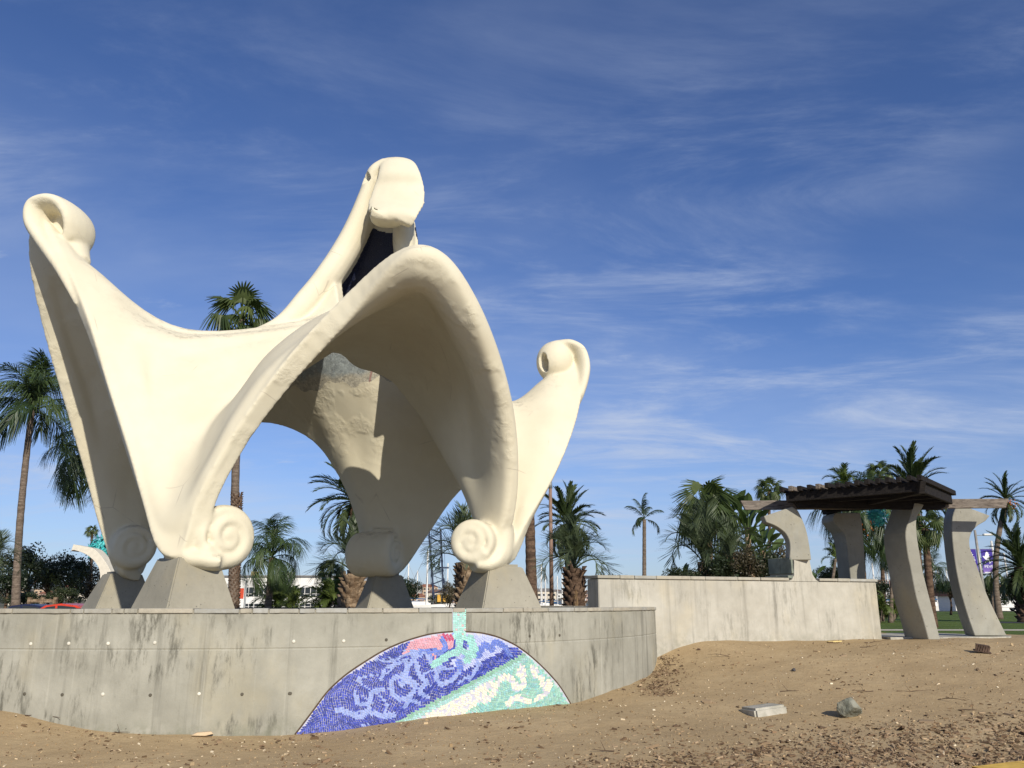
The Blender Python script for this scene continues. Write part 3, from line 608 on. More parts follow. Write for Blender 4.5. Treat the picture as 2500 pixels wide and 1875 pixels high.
def tile_col(x, y, rnd):
    side = (DIAG[1][0] - DIAG[0][0]) * (y - DIAG[0][1]) - (DIAG[1][1] - DIAG[0][1]) * (x - DIAG[0][0]); side /= math.hypot(DIAG[1][0] - DIAG[0][0], DIAG[1][1] - DIAG[0][1])
    p = (x, y)
    def v(c, s=0.16): k = 1 + rnd.uniform(-s, s); return tuple(min(1, q * k) for q in c)
    if side > 0:
        if side < 28: return v((0.24, 0.46, 0.34))
        if side < 56: return v((0.33, 0.58, 0.55))
        if inside(p, CREAMT): return v((0.80, 0.76, 0.60), .06)
        for l, w in CREAM:
            if near(p, l, w): return v((0.82, 0.77, 0.60), .06)
        return v((0.31, 0.55, 0.45)) if rnd.random() < .65 else v((0.25, 0.52, 0.50))
    for l, w in SEA:
        if near(p, l, w): return v((0.30, 0.60, 0.55))
    if 1195 < x < 1290 and y < 330: return v((0.36, 0.66, 0.58)) if rnd.random() > .07 else v((0.62, 0.40, 0.38))
    for l, w in MIDB:
        if near(p, l, w): return v((0.13, 0.20, 0.60))
    if inside(p, PINK): return v((0.66, 0.32, 0.38), .12) if x < 1120 or y > 340 else v((0.50, 0.07, 0.17))
    for l, w in PERI:
        if near(p, l, w * .78): return v((0.27, 0.35, 0.68), .16)
    if x > 420 and -430 < side < -70 and math.sin(x * .030 + 2.6 * math.sin(y * .021 + 1) + 2.2 * math.sin(x * .011 - y * .017)) > .90: return v((0.27, 0.35, 0.68), .16)
    if inside(p, LILAC) and not (side > -90): return v((0.45, 0.50, 0.80), .1)
    return v((0.045, 0.065, 0.36), .4)
def mosaic():
    root = plinth; rnd = random.Random(11)
    # grout bed
    def bed(poly, name, lift, mat, k=6):
        bm = bmesh.new(); pts = []
        ys = sorted(set(p[1] for p in poly))
        m = MB(); xs = np.arange(700, 1420, 6.0); vs = []; fs = []
        # columns of quads between lower and upper outline
        for i, (x0, x1) in enumerate(zip(xs, xs[1:])):
            def span(x):
                hit = []
                n = len(poly)
                for j in range(n):
                    (xa, ya), (xb, yb) = poly[j], poly[(j + 1) % n]
                    if (xa > x) != (xb > x): hit.append(ya + (yb - ya) * (x - xa) / (xb - xa))
                return (min(hit), max(hit)) if len(hit) >= 2 else None
            s0, s1 = span(x0), span(x1)
            if not s0 or not s1: continue
            q = []
            for (x, y) in ((x0, s0[0]), (x1, s1[0]), (x1, s1[1]), (x0, s0[1])):
                p = cyl_hit(x, y); n_ = Vector((p.x - PC.x, p.y - PC.y, 0)).normalized(); q.append(pl(p) + n_ * lift)
            m.add(q, [(0, 3, 2, 1)])
        return m.build(name, mat, root)
    t = NT('mosaic_grout', 0.9, 0.15); t.color(t.mix(t.ramp(t.noise(12, 4), .3, .7), (0.44, 0.45, 0.58), (0.54, 0.53, 0.55)))
    bed(OUT, 'mosaic_bed', 0.006, t.m)
    m = MB(); cols = []
    # column bed
    q = []
    for (x, y) in COLUMN:
        p = cyl_hit(x, y); n_ = Vector((p.x - PC.x, p.y - PC.y, 0)).normalized(); q.append(pl(p) + n_ * 0.007)
    m.add(q, [(0, 3, 2, 1)]); m.build('mosaic_column_bed', t.m, root)
    def warp(u, v):
        x = u + 26 * math.sin(v * .011 + 1.7) + 16 * math.sin(v * .027 + u * .009) ; y = v + 34 * math.sin(u * .0085 + .4) + 20 * math.sin(u * .019 + v * .013 + 1.1) + 7 * math.sin(u * .04)
        return x, y
    m = MB(); step = 15.5; cols = []
    gu = np.arange(-80, 2200, step); gv = np.arange(-80, 1150, step)
    arcpoly = [((x - 700) / 0.33906, (y - 1450) / 0.33906) for x, y in OUT]
    inner = [(x, y) for x, y in arcpoly]
    for u in gu:
        for v in gv:
            cx, cy = warp(u, v)
            side = (DIAG[1][0] - DIAG[0][0]) * (cy - DIAG[0][1]) - (DIAG[1][1] - DIAG[0][1]) * (cx - DIAG[0][0]); side /= 1065.0
            ok = inside((cx, cy), inner)
            if not ok: continue
            c = tile_col(cx, cy, rnd)
            if c[0] > .7 and c[1] > .6 and rnd.random() < 0.35: continue
            g = 0.425; cor = []
            for (a, b) in ((-g, -g), (g, -g), (g, g), (-g, g)):
                x, y = warp(u + a * step + rnd.uniform(-1.2, 1.2), v + b * step + rnd.uniform(-1.2, 1.2)); cor.append((x, y))
            if not all(inside(p, inner) for p in cor): continue
            vb = []; vt = []; dz = rnd.uniform(0, .003)
            for (x, y) in cor:
                p = cyl_hit(*zz(x, y)); n_ = Vector((p.x - PC.x, p.y - PC.y, 0)).normalized(); vb.append(pl(p) + n_ * .005); vt.append(pl(p) + n_ * (0.011 + dz))
            m.add(vb + vt, [(4, 7, 6, 5), (0, 4, 5, 1), (1, 5, 6, 2), (2, 6, 7, 3), (3, 7, 4, 0)]); cols.extend([c] * 5)
    for u in np.arange(1203, 1282, 15.5):
        for v in np.arange(118, 290, 15.5):
            c = (0.36, 0.66, 0.58) if rnd.random() > .08 else (0.60, 0.42, 0.40); k = rnd.uniform(.82, 1.15); c = tuple(min(1, x * k) for x in c); vb = []; vt = []
            for (a, b) in ((-.42, -.42), (.42, -.42), (.42, .42), (-.42, .42)):
                p = cyl_hit(*zz(u + a * 15.5 + rnd.uniform(-2, 2), v + b * 15.5 + rnd.uniform(-2, 2))); n_ = Vector((p.x - PC.x, p.y - PC.y, 0)).normalized(); vb.append(pl(p) + n_ * .005); vt.append(pl(p) + n_ * .012)
            m.add(vb + vt, [(4, 7, 6, 5), (0, 4, 5, 1), (1, 5, 6, 2), (2, 6, 7, 3), (3, 7, 4, 0)]); cols.extend([c] * 5)
    tm = NT('glazed_mosaic_tile', 0.32, 0.5); tm.color(tm.attr('tint')); tm.rough(tm.ramp(tm.noise(20, 3), .3, .7, .22, .5))
    o = m.build('mosaic_tiles', tm.m, root); me = o.data
    at_ = me.attributes.new('tint', 'FLOAT_COLOR', 'FACE'); at_.data.foreach_set('color', np.array([(*c, 1) for c in cols], dtype=np.float32).ravel())
    tag(o, kind='stuff')
    # dark tube painting the shadow gap along the arch
    for pts in (ARC, ARC_R):
        q = []
        for (x, y) in smooth_line(pts):
            p = cyl_hit(x, y - 1.5); n_ = Vector((p.x - PC.x, p.y - PC.y, 0)).normalized(); q.append(pl(p) + n_ * .004)
        j = MB(); j.tube(q, 0.011, 6); j.build('shadow_gap_line', plain('shadow_gap_tone', (0.09, 0.06, 0.04), 0.9, 0.1), root)
mosaic()
_p = cyl_hit(1119, 1496)

# ---- pedestals of the four legs
def pedestal(c, rz, label, s0=0.60, s1=0.345, h=0.90):
    e = empty('leg_pedestal', (c.x, c.y, PTOP - .02), rz); tag(e, label, 'pedestal', 'pedestals under the sculpture legs')
    m = MB(); vs = []
    for s, z in ((s0 * 1.02, 0), (s0, .02), (s1 * 1.06, h * .93), (s1, h)):
        for a in range(4):
            an = a * math.pi / 2 + math.pi / 4
            vs.append((s * 1.414 * math.cos(an), s * 1.414 * math.sin(an), z))
    fs = [(0, 3, 2, 1), (12, 13, 14, 15)] + [(4 * i + k, 4 * i + (k + 1) % 4, 4 * i + 4 + (k + 1) % 4, 4 * i + 4 + k) for i in range(3) for k in range(4)]
    m.add(vs, fs); m.build('frustum', M_PED, e, bevel=0.02, seg=2)
    b = MB(); b.box((0, 0, h + .012), (s1 * 1.6, s1 * 1.6, .07)); b.build('bearing_pad', M_PED, e)
pedestal(at(448, 1478, 13.75), R(50), 'tapered concrete pedestal under the nearest leg beside the wide bright panel', h=0.86)
pedestal(at(290, 1478, 19.9), R(40), 'tapered concrete pedestal partly hidden behind the nearest pedestal, far left', h=0.82, s0=.66)
pedestal(at(938, 1478, 21.5), R(25), 'tapered concrete pedestal farthest back, seen through the arch', h=0.84)
pedestal(at(1215, 1478, 15.75), R(28), 'tapered concrete pedestal under the right front leg above the mosaic strip', h=0.80, s0=.62)

# ---- garden wall with its pier
WA = Vector((1.63, 15.9, 0)); WD = Vector((6.40, 2.70, 0)).normalized(); WN = Vector((WD.y, -WD.x, 0)); WL = 6.95; WT = 0.45; WTOP = 2.055
gw = empty('garden_wall', (WA.x, WA.y, 0), math.atan2(WD.y, WD.x)); tag(gw, 'long pale concrete garden wall with stone coping left of the pergola', 'wall')
m = MB(); m.box((WL / 2, WT / 2, (0.2 + WTOP) / 2), (WL, WT, WTOP - 0.2)); m.build('wall_body', M_PALE, gw, bevel=0.012, seg=2)
x = -0.03; rs = random.Random(8)
def wall_s(px):
    k = (px - 1250) / FOC / 1.033; return (k * WA.y - WA.x) / (WD.x - k * WD.y)
S_P0, S_P1 = wall_s(1928), wall_s(2002)
while x < WL + .03:
    w = rs.choice((0.35, 0.5, 0.62, 0.8)) * rs.uniform(.9, 1.1); e = min(x + w, WL + .04)
    if x < S_P0 < e: e = S_P0
    if S_P0 - .01 < x < S_P1: x = S_P1; continue
    if e - x > .05:
        m = MB(); m.box(((x + e) / 2, WT / 2 + rs.uniform(-.006, .006), WTOP + .004 + .031), (e - x - .008, WT + .06, .062 + rs.uniform(-.006, .006))); m.build('coping_stone', M_STONE, gw, bevel=0.008)
    x = e
# pier with flared shoulders
pc = (S_P0 + S_P1) / 2; hw = (wall_s(1983) - wall_s(1944)) / 2; pz = 2.535
m = MB(); left = [(S_P0, WTOP - .002), (pc - hw - .10, WTOP + .03), (pc - hw - .03, WTOP + .12), (pc - hw, pz - .10), (pc - hw, pz)]; right = [(pc + hw, pz), (pc + hw + .0, pz - .10), (pc + hw + .04, WTOP + .14), (pc + hw + .12, WTOP + .03), (S_P1, WTOP - .002)]
m.prism(left + right, -.004, WT + .3); m.build('pier', M_PALE, gw)
M_SLATE = plain('green_slate', (0.17, 0.19, 0.155), 0.75, 0.3, var=0.25, scale=4)
for i, (y0, y1) in enumerate(((.01, .36), (.37, .74))):
    m = MB(); m.box((pc - hw - .045, (y0 + y1) / 2, (WTOP + .13 + pz) / 2 + .02), (.05, y1 - y0, pz - WTOP - .15)); m.build('slate_slab', M_SLATE, gw, bevel=.006)
    m = MB(); m.box((pc - hw - .11, (y0 + y1) / 2, WTOP + .085), (.14, y1 - y0, .06)); m.build('slate_slab', M_SLATE, gw, bevel=.006)
# ------------------------------------------------------------------ pergola
def mat_wood():
    t = NT('weathered_timber', 0.85, 0.2); g = t.noise(3.0, 6, 0.65, t.coord((1.2, 9, 9)), 1.2)
    c = t.mix(t.ramp(g, 0.35, 0.66), (0.075, 0.060, 0.049), (0.225, 0.188, 0.155)); c = t.mix(t.math('MULTIPLY', t.ramp(t.noise(1.4, 4), .4, .7), 0.4), c, (0.20, 0.175, 0.15)); t.color(c); t.bump(g, 0.4, 0.02); return t.m
def mat_darkwood():
    t = NT('dark_and_shaded_timber', 0.85, 0.2); g = t.noise(3.0, 6, 0.65, t.coord((1.2, 9, 9)), 1.0)
    t.color(t.mix(t.ramp(g, 0.35, 0.66), (0.007, 0.006, 0.006), (0.022, 0.018, 0.016))); t.bump(g, 0.3, 0.02); return t.m  # near-black tone paints the pergola roof's shade; the dark fence shares it
M_WOOD = mat_wood(); M_DWOOD = mat_darkwood()
pg = empty('pergola', (8.6, 18.6, 0.86)); tag(pg, 'round timber slat pergola on pitted curved concrete columns beside the pale wall', 'pergola')
PGO = Vector(pg.location)
def loc(p): return Vector(p) - PGO
def slab_col(poly, Y, back, name='column'):
    """curved slab: outline seen from the front at depth Y, thickness running straight back"""
    n = len(poly); f = [at(x, y, Y) for x, y in poly]; vs = [loc(p) for p in f] + [loc(p + Vector(back)) for p in f]
    m = MB(); m.add(vs, [tuple(range(n)), tuple(range(2 * n - 1, n - 1, -1))] + [(i, i + n, (i + 1) % n + n, (i + 1) % n) for i in range(n)])
    o = m.build(name, M_COL, pg, bevel=0.012); return o
def smooth2(pts, k=4):
    a = cr_open(np.array([(x, y, 0.0) for x, y in pts]), k); return [(q[0], q[1]) for q in a]
# column on the pier, bracket to the left
c1 = [(1934,1237)] + [(1865,1260),(1868,1268),(1871,1275)] + smooth2([(1871,1275),(1892,1283),(1914,1298),(1925,1314),(1929,1332),(1928,1367)])[1:] + [(1981,1367)] + smooth2([(1981,1367),(1976,1331),(1969,1296),(1958,1266),(1948,1246)])[1:-1] + [(1948,1246)]
slab_col(c1, 17.72, (0.0, 0.30, 0))
# front column, narrow edge towards the viewer
L3 = smooth2([(2233,1226),(2222,1262),(2211,1300),(2216,1353),(2223,1386),(2237,1458),(2254,1513),(2267,1562)]); R3 = smooth2([(2256,1232),(2250,1243),(2238,1266),(2239,1308),(2247,1360),(2254,1398),(2274,1477),(2296,1562)])
slab_col(L3 + R3[::-1] , 17.85, (-0.10, 0.85, 0.0))
# right column, bracket to the right
L4 = smooth2([(2338,1229),(2326,1262),(2325,1310),(2333,1380),(2345,1440),(2362,1500),(2380,1552)]); R4 = smooth2([(2458,1552),(2430,1495),(2405,1440),(2385,1380),(2368,1335),(2370,1305),(2385,1285),(2406,1272)])
slab_col(L4 + R4 + [(2417,1259)], 18.9, (0.0, 0.40, 0))
# rear column
L2 = [(2040,1252),(2034,1262),(2034,1272)] + smooth2([(2034,1272),(2050,1290),(2062,1305),(2070,1348),(2078,1425)])[1:]; R2 = smooth2([(2114,1425),(2111,1362),(2105,1281),(2100,1252)])
slab_col(L2 + R2, 19.25, (-0.05, 0.6, 0))
# main beams with pointed ends
def beam(a, b, h, w, mat, name='beam', bevelled=True):
    a = loc(a); b = loc(b); d = (b - a).normalized(); sde = Vector((d.y, -d.x, 0)).normalized() * w / 2; u = Vector((0, 0, 1)); k = h * .35 if bevelled else 0
    pr = [a + u * h / 2 - d * (k * .3), a - u * h / 2 + d * k, b - u * h / 2 - d * k, b + u * h / 2 + d * (k * .3)]
    m = MB(); m.add([p + sde for p in pr] + [p - sde for p in pr], [(0, 1, 2, 3), (7, 6, 5, 4), (0, 4, 5, 1), (1, 5, 6, 2), (2, 6, 7, 3), (3, 7, 4, 0)])
    return m.build(name, mat, pg, bevel=0.008)
BA = at(1810, 1234, 18.35); BB = at(2460, 1229, 18.1)
beam(BA, BB, 0.205, 0.085, M_WOOD)
# square slat roof, one corner over the front column
RZ = 3.80
def roof_pt(px, py): return on_z(px, py, RZ)
PL_ = roof_pt(1922, 1214); PF_ = roof_pt(2244, 1188); e1 = (PF_ - PL_).normalized(); e2 = Vector((-e1.y, e1.x, 0)); S1 = (PF_ - PL_).length; S2 = S1 * 1.02
def rp(u, v, z=0.0): return PL_ + e1 * u + e2 * v + Vector((0, 0, z))
for v in (0.0, S2 * .25, S2 * .5, S2 * .75, S2): beam(rp(-.02, v), rp(S1 + .02, v), 0.20, 0.07, M_DWOOD, 'joist', False)
for u in (0.0, S1): beam(rp(u, .04), rp(u, S2 - .04), 0.195, 0.07, M_DWOOD, 'rim_joist', False)
beam(rp(S1 + .10, -.10, -.03), rp(-.2, S2 + .1, -.03), 0.235, 0.12, M_DWOOD)
beam(rp(.1, .1, -.13), rp(S1 - .1, S2 - .1, -.13), 0.20, 0.10, M_DWOOD)
n = 15; rs = random.Random(5)
for i in range(n):
    u = -.06 + (S1 + .12) * i / (n - 1); z = .155 + rs.uniform(-.010, .010)
    m = MB(); m.bar(loc(rp(u, -.17 + rs.uniform(-.03, .03), z)), loc(rp(u + rs.uniform(-.015, .015), S2 + .15, z)), 0.085, 0.105); m.build('slat', M_WOOD if i in (1, 4) else M_DWOOD, pg, bevel=0.006)
# low base slab behind the columns
m = MB(); sl_ = [(8.15, 18.45), (9.2, 18.30), (10.9, 18.75), (11.25, 19.3), (10.4, 21.2), (8.0, 21.0)]; k_ = len(sl_)
m.add([loc((x, y, .55)) for x, y in sl_] + [loc((x, y, .90)) for x, y in sl_], [tuple(range(k_, 2 * k_)), tuple(range(k_ - 1, -1, -1))] + [(k, (k + 1) % k_, k_ + (k + 1) % k_, k_ + k) for k in range(k_)]); m.build('floor_slab', M_PALE, pg)
# ---- turquoise raffia bundles
def tassel(c, r, n, label, seed):
    e = empty('raffia_bundle', c); tag(e, label, 'decoration', 'turquoise raffia bundles'); rs = random.Random(seed)
    t = MATS.get('turquoise_raffia') or plain('turquoise_raffia', (0.05, 0.42, 0.42), 0.5, 0.5, var=.35, scale=14)
    m = MB()
    for i in range(n):
        d = Vector((rs.gauss(0, 1), rs.gauss(0, 1), rs.gauss(0, 1))).normalized(); p = d * r * rs.uniform(.45, 1.0); p.z *= 1.15; q = Vector((rs.gauss(0, 1), rs.gauss(0, 1), rs.gauss(0, 1))).normalized()
        w = d.cross(q).normalized() * r * .045; l = q * r * .30
        m.add([p - l - w, p - l + w, p + d * r * .1 + w, p + d * r * .1 - w, p + l + w, p + l - w], [(0, 1, 2, 3), (3, 2, 4, 5)])
    m.build('strips', t, e); k = MB(); k.tube([(0, 0, r * .6), (0, 0, r * 1.8)], .012, 6); k.build('cord', M_DWOOD, e)
tassel(at(250, 1340, 40.0), 0.60, 520, 'turquoise raffia bundle behind the far left sculpture leg', 1)
tassel(at(2142, 1258, 19.4), 0.22, 300, 'turquoise raffia bundle hanging under the pergola roof', 2)
# ---- pale curved column behind the far left leg
lc = empty('curved_column', at(262, 1478, 38)); lc.location.z = 0.4; tag(lc, 'white curved concrete column leaning left behind the far left pedestal', 'column')
pol = smooth2([(179,1329),(205,1334),(232,1342),(256,1370),(272,1400),(285,1440)], 3) + [(285, 1495), (243, 1495)] + smooth2([(243,1460),(244,1401),(234,1375),(211,1354),(181,1343),(173,1346)], 3)
n = len(pol); f = [at(x, y, 38) - lc.location for x, y in pol]; m = MB(); m.add(f + [p + Vector((0.05, .6, 0)) for p in f], [tuple(range(n)), tuple(range(2 * n - 1, n - 1, -1))] + [(i, i + n, (i + 1) % n + n, (i + 1) % n) for i in range(n)])
m.build('column_slab', plain('white_rendered_concrete', (0.62, 0.58, 0.48), .85, .2, var=.06), lc, bevel=.01)
# ------------------------------------------------------------------ vegetation
def mat_leaf(name, a, b, tr=0.25, rough=0.45):
    t = NT(name, rough, 0.4); r = t.rnd(); c = t.mix(r, a, b); c = t.mix(t.math('MULTIPLY', t.ramp(t.noise(2.5, 4), .35, .7), .4), c, tuple(x * .6 for x in a)); t.color(c)
    tl = t.N.new('ShaderNodeBsdfTranslucent'); t.L.new(t.mix(0.5, c, (b[0] * 1.5, b[1] * 1.6, b[2] * .7)), tl.inputs[0]); mx = t.N.new('ShaderNodeMixShader'); mx.inputs[0].default_value = tr
    t.L.new(t.b.outputs[0], mx.inputs[1]); t.L.new(tl.outputs[0], mx.inputs[2]); t.L.new(mx.outputs[0], t.N['Material Output'].inputs[0]); return t.m
M_QUEEN = mat_leaf('queen_palm_leaf', (0.040, 0.070, 0.026), (0.090, 0.130, 0.045)); M_PHX = mat_leaf('date_palm_leaf', (0.030, 0.050, 0.018), (0.080, 0.105, 0.035), .2)
M_PINDO = mat_leaf('pindo_palm_leaf', (0.055, 0.080, 0.042), (0.115, 0.145, 0.075), .25); M_FAN = mat_leaf('fan_palm_leaf', (0.045, 0.070, 0.020), (0.115, 0.145, 0.045), .3)
M_ARECA = mat_leaf('areca_leaf', (0.060, 0.095, 0.020), (0.125, 0.160, 0.040), .3); M_DEAD = mat_leaf('dead_frond', (0.16, 0.10, 0.05), (0.26, 0.17, 0.09), .15, .8)
M_STREL = mat_leaf('paddle_leaf', (0.045, 0.080, 0.028), (0.105, 0.150, 0.050), .25, .35); M_TREE = mat_leaf('broad_leaf', (0.018, 0.030, 0.012), (0.050, 0.065, 0.024), .2); M_TREE2 = mat_leaf('russet_broad_leaf', (0.040, 0.034, 0.022), (0.085, 0.070, 0.036), .2)
def mat_trunk(name, a, b, ring):
    t = NT(name, 0.95, 0.1); w = t.noise(1.0, 4, .6, t.coord((2, 2, ring))); c = t.mix(t.ramp(w, .35, .65), a, b); c = t.mix(t.math('MULTIPLY', t.ramp(t.noise(12, 5), .4, .7), .5), c, tuple(x * .5 for x in a)); t.color(c); t.bump(w, .6, .05); return t.m
M_TRK = mat_trunk('grey_palm_trunk', (0.12, 0.092, 0.070), (0.21, 0.165, 0.130), 14); M_TRKB = mat_trunk('brown_palm_trunk', (0.065, 0.042, 0.030), (0.16, 0.105, 0.072), 10); M_FIB = mat_trunk('fibrous_boots', (0.12, 0.080, 0.050), (0.33, 0.245, 0.165), 6)
M_FRUIT = plain('orange_date_fruit', (0.55, 0.17, 0.03), .6, .3)

def frond(L, n, leaf, droop, arch, ld, vee, wid, plum=0.0, seed=0, mat=None, stem=0.0, fwd=0.55):
    """feather frond along +X. droop: sag of the rachis; ld: droop of leaflets; vee: leaflets raised above the rachis"""
    rs = random.Random(seed); m = MB(); P = []
    K = 10
    for i in range(K + 1):
        t = i / K; ang = arch - droop * t * t
        P.append((P[-1] + Vector((math.cos(ang), 0, math.sin(ang))) * L / K) if P else Vector((0, 0, 0)))
    def at_t(t):
        x = t * K; i = min(K - 1, int(x)); return P[i].lerp(P[i + 1], x - i), (P[i + 1] - P[i]).normalized()
    m.tube(P, [0.022 * L * .5 * (1 - .85 * i / K) + .004 for i in range(K + 1)], 4, False)
    for i in range(n):
        t = stem + (1 - stem) * (i + .5) / n; p, d = at_t(t); up = Vector((0, 1, 0)).cross(d) * -1
        up = Vector((-d.z, 0, d.x)); ll = leaf * (math.sin(math.pi * (0.12 + 0.80 * (t - stem) / (1 - stem))) ** .7) * rs.uniform(.85, 1.1)
        for s in (-1, 1):
            a = vee + rs.uniform(-plum, plum); f = fwd + .35 * t + rs.uniform(-.08, .08)
            dr = (Vector((0, s, 0)) * math.cos(a) + up * math.sin(a)) * math.cos(f) + d * math.sin(f); dr.normalize()
            side = dr.cross(up if abs(a) < 1 else Vector((0, s, 0))).normalized() * wid * .5
            p1 = p + dr * ll * .5 + Vector((0, 0, -ld * ll * .12)); p2 = p + dr * ll * .92 + Vector((0, 0, -ld * ll * .55))
            m.add([p - side * .6, p + side * .6, p1 + side, p1 - side, p2 + side * .25, p2 - side * .25], [(0, 1, 2, 3), (3, 2, 4, 5)])
    me = m.mesh_fast('frond'); me.materials.append(mat); return me
def _mesh_fast(s, name):
    return mesh(name, s.v, s.f)
MB.mesh_fast = _mesh_fast
def fan_leaf(L, pet, n, droop, mat, seed=0, spread=2.5):
    rs = random.Random(seed); m = MB(); m.tube([(0, 0, 0), (pet * .5, 0, pet * .06), (pet, 0, 0)], [.03, .024, .018], 4, False); hub = Vector((pet, 0, 0))
    for i in range(n):
        a = -spread + 2 * spread * i / (n - 1); da = 2 * spread / (n - 1) * .52; ll = L * (1 - .25 * abs(a) / spread) * rs.uniform(.9, 1.05)
        pts = []
        for q, w in ((0.02, 0), (0.5, 1.0), (0.78, .75), (1.0, .12)):
            z = -droop * max(0, q - .45) ** 1.5 * L * rs.uniform(.8, 1.25) + (.05 * L if q == .5 else 0) * (1 - abs(a) / spread)
            c = hub + Vector((math.cos(a) * ll * q, math.sin(a) * ll * q, z)); side = Vector((-math.sin(a), math.cos(a), 0)) * (ll * min(q, .55) * da * w + .003); pts.append((c - side, c + side))
        for (a0, b0), (a1, b1) in zip(pts, pts[1:]): m.add([a0, b0, b1, a1], [(0, 1, 2, 3)])
    me = m.mesh_fast('fan'); me.materials.append(mat); return me
FR = {}
for k in range(3):
    FR['queen', k] = frond(1.0, 58, .32, (1.9, 2.3, 1.5)[k], (.55, .35, .75)[k], (1.9, 2.2, 1.5)[k], .15, .0125, .8, k, M_QUEEN, .18)
    FR['phoenix', k] = frond(1.0, 46, .20, (1.0, 1.5, .6)[k], (.35, .2, .3)[k], .25, .45, .020, .25, 10 + k, M_PHX, .10, .75)
    FR['pindo', k] = frond(1.0, 38, .36, (2.4, 2.8, 1.8)[k], (.85, .7, .9)[k], .05, .7, .012, .15, 20 + k, M_PINDO, .20, .6)
    FR['areca', k] = frond(1.0, 30, .32, (1.7, 2.1, 1.3)[k], (.6, .5, .6)[k], .6, .35, .028, .2, 30 + k, M_ARECA, .15, .6)
    FR['coco', k] = frond(1.0, 26, .26, (1.2, 1.7, .8)[k], (.35, .2, .4)[k], 1.2, .0, .030, .2, 40 + k, M_PHX, .15, .6)
    FR['fan', k] = fan_leaf(.50, .58, 20, (2.2, 3.2, 1.3)[k], M_FAN, k, 2.1)
    FR['fandead', k] = fan_leaf(.50, .40, 14, 2.2, M_DEAD, 5 + k, 1.2)
    FR['dead', k] = frond(1.0, 24, .22, .5, .1, 1.6, -.2, .022, .3, 50 + k, M_DEAD, .15, .9)
def trunk_mesh(pts, rad, mat, ring=0.0, n=10, seed=0):
    m = MB(); a = cr_open(np.array([tuple(p) for p in pts]), 8); K = len(a); rr = np.interp(np.linspace(0, 1, K), np.linspace(0, 1, len(rad)), rad); rs = random.Random(seed)
    rr = [r * (1 + (ring * (1 if i % 2 else -1)) + rs.uniform(-ring, ring) * .6) for i, r in enumerate(rr)]
    m.tube([Vector(p) for p in a], rr, n); me = m.mesh_fast('trunk'); me.materials.append(mat); return me
def palm(name, label, kind, base, top, Y, rad, trunk_w, nf=26, el=(78, -35), mat=None, skirt=0, group='palm trees round the sculpture', fruit=False, boots=0.0, bend=None, seed=0, boot_mat=None, az0=0.0, zb=None):
    """base, top: pixels of the trunk foot and of the crown's heart; rad: crown radius and trunk_w: trunk width, both in pixels at depth Y"""
    rs = random.Random(seed + int(base[0])); s = Y / FOC / 1.0
    P1 = at(top[0], top[1], Y); P0 = at(base[0], base[1], Y); P0.z = (LAWN_Z - .05 if zb is None else zb)
    e = empty(name, P0); tag(e, label, 'palm tree', group); T = P1 - P0; w = trunk_w * s / 2
    mid = T * .5 + (Vector(bend) if bend else Vector((0, 0, 0)))
    me = trunk_mesh([(0, 0, 0), T * .25 + (mid - T * .5) * .75, mid, T * .75 + (mid - T * .5) * .7, T], [w * 1.35, w * 1.02, w * .95, w * .9, w * .85], mat or M_TRK, .03, 10, seed); shape_link('trunk', me, e)
    if boots > 0:                                    # old leaf bases round the trunk
        bm_ = MB(); H = T.length; nb = int(H * boots / (w * .55)) * 7; nb = min(nb, 420)
        for i in range(nb):
            q = i / nb * boots; a = i * 2.39996; p = T * q; o = Vector((math.cos(a), math.sin(a), 0)); tt = o.cross(Vector((0, 0, 1))); r0 = w * 1.1
            bm_.add([p + o * r0 * .8 - tt * w * .3, p + o * r0 * .8 + tt * w * .3, p + o * r0 * 1.45 + tt * w * .12 + Vector((0, 0, w * .9)), p + o * r0 * 1.45 - tt * w * .12 + Vector((0, 0, w * .9)), p + o * r0 * .9 + Vector((0, 0, w * .9))], [(0, 1, 2, 3), (3, 2, 4), (0, 3, 4), (1, 4, 2)])
        me = bm_.mesh_fast('boots'); me.materials.append(boot_mat or M_FIB); shape_link('old_leaf_bases', me, e)
    L = rad * s * (1.12 if kind != 'fan' else 1.0)
    for i in range(nf):
        q = (i + .5) / nf; az = az0 + i * 2.39996 + rs.uniform(-.25, .25); ev = R(el[0] + (el[1] - el[0]) * q ** .85 + rs.uniform(-7, 7)); k = 2 if q < .25 else (0 if q < .65 else 1)
        me = FR[kind, k]; f = bpy.data.objects.new('frond', me); COL.objects.link(f); f.parent = e; f.location = T + Vector((0, 0, -.02 * L + .10 * L * (1 - q)))
        f.rotation_euler = (rs.uniform(-.35, .35), -ev, az); sc = L * rs.uniform(.86, 1.08); f.scale = (sc, sc * rs.choice((1, -1)), sc)
    for i in range(skirt):
        az = i * 2.39996; me = FR['fandead' if kind == 'fan' else 'dead', i % 3]; f = bpy.data.objects.new('dead_frond', me); COL.objects.link(f); f.parent = e; f.location = T - Vector((0, 0, L * rs.uniform(.02, .18)))
        f.rotation_euler = (rs.uniform(-.4, .4), R(rs.uniform(58, 84)), az); sc = L * rs.uniform(.55, .85); f.scale = (sc, sc, sc)
    if fruit:
        m = MB()
        for i in range(60):
            c = T + Vector((rs.gauss(0, .10), -.35 + rs.gauss(0, .1), -.28 + rs.gauss(0, .12))) * L * .8; m.box(c, (.03 * L,) * 3)
        me = m.mesh_fast('fruit'); me.materials.append(M_FRUIT); shape_link('fruit', me, e)
    return e
def shape_link(name, me, parent):
    o = bpy.data.objects.new(name, me); COL.objects.link(o); o.parent = parent
    me.polygons.foreach_set('use_smooth', np.ones(len(me.polygons), dtype=bool)); return o

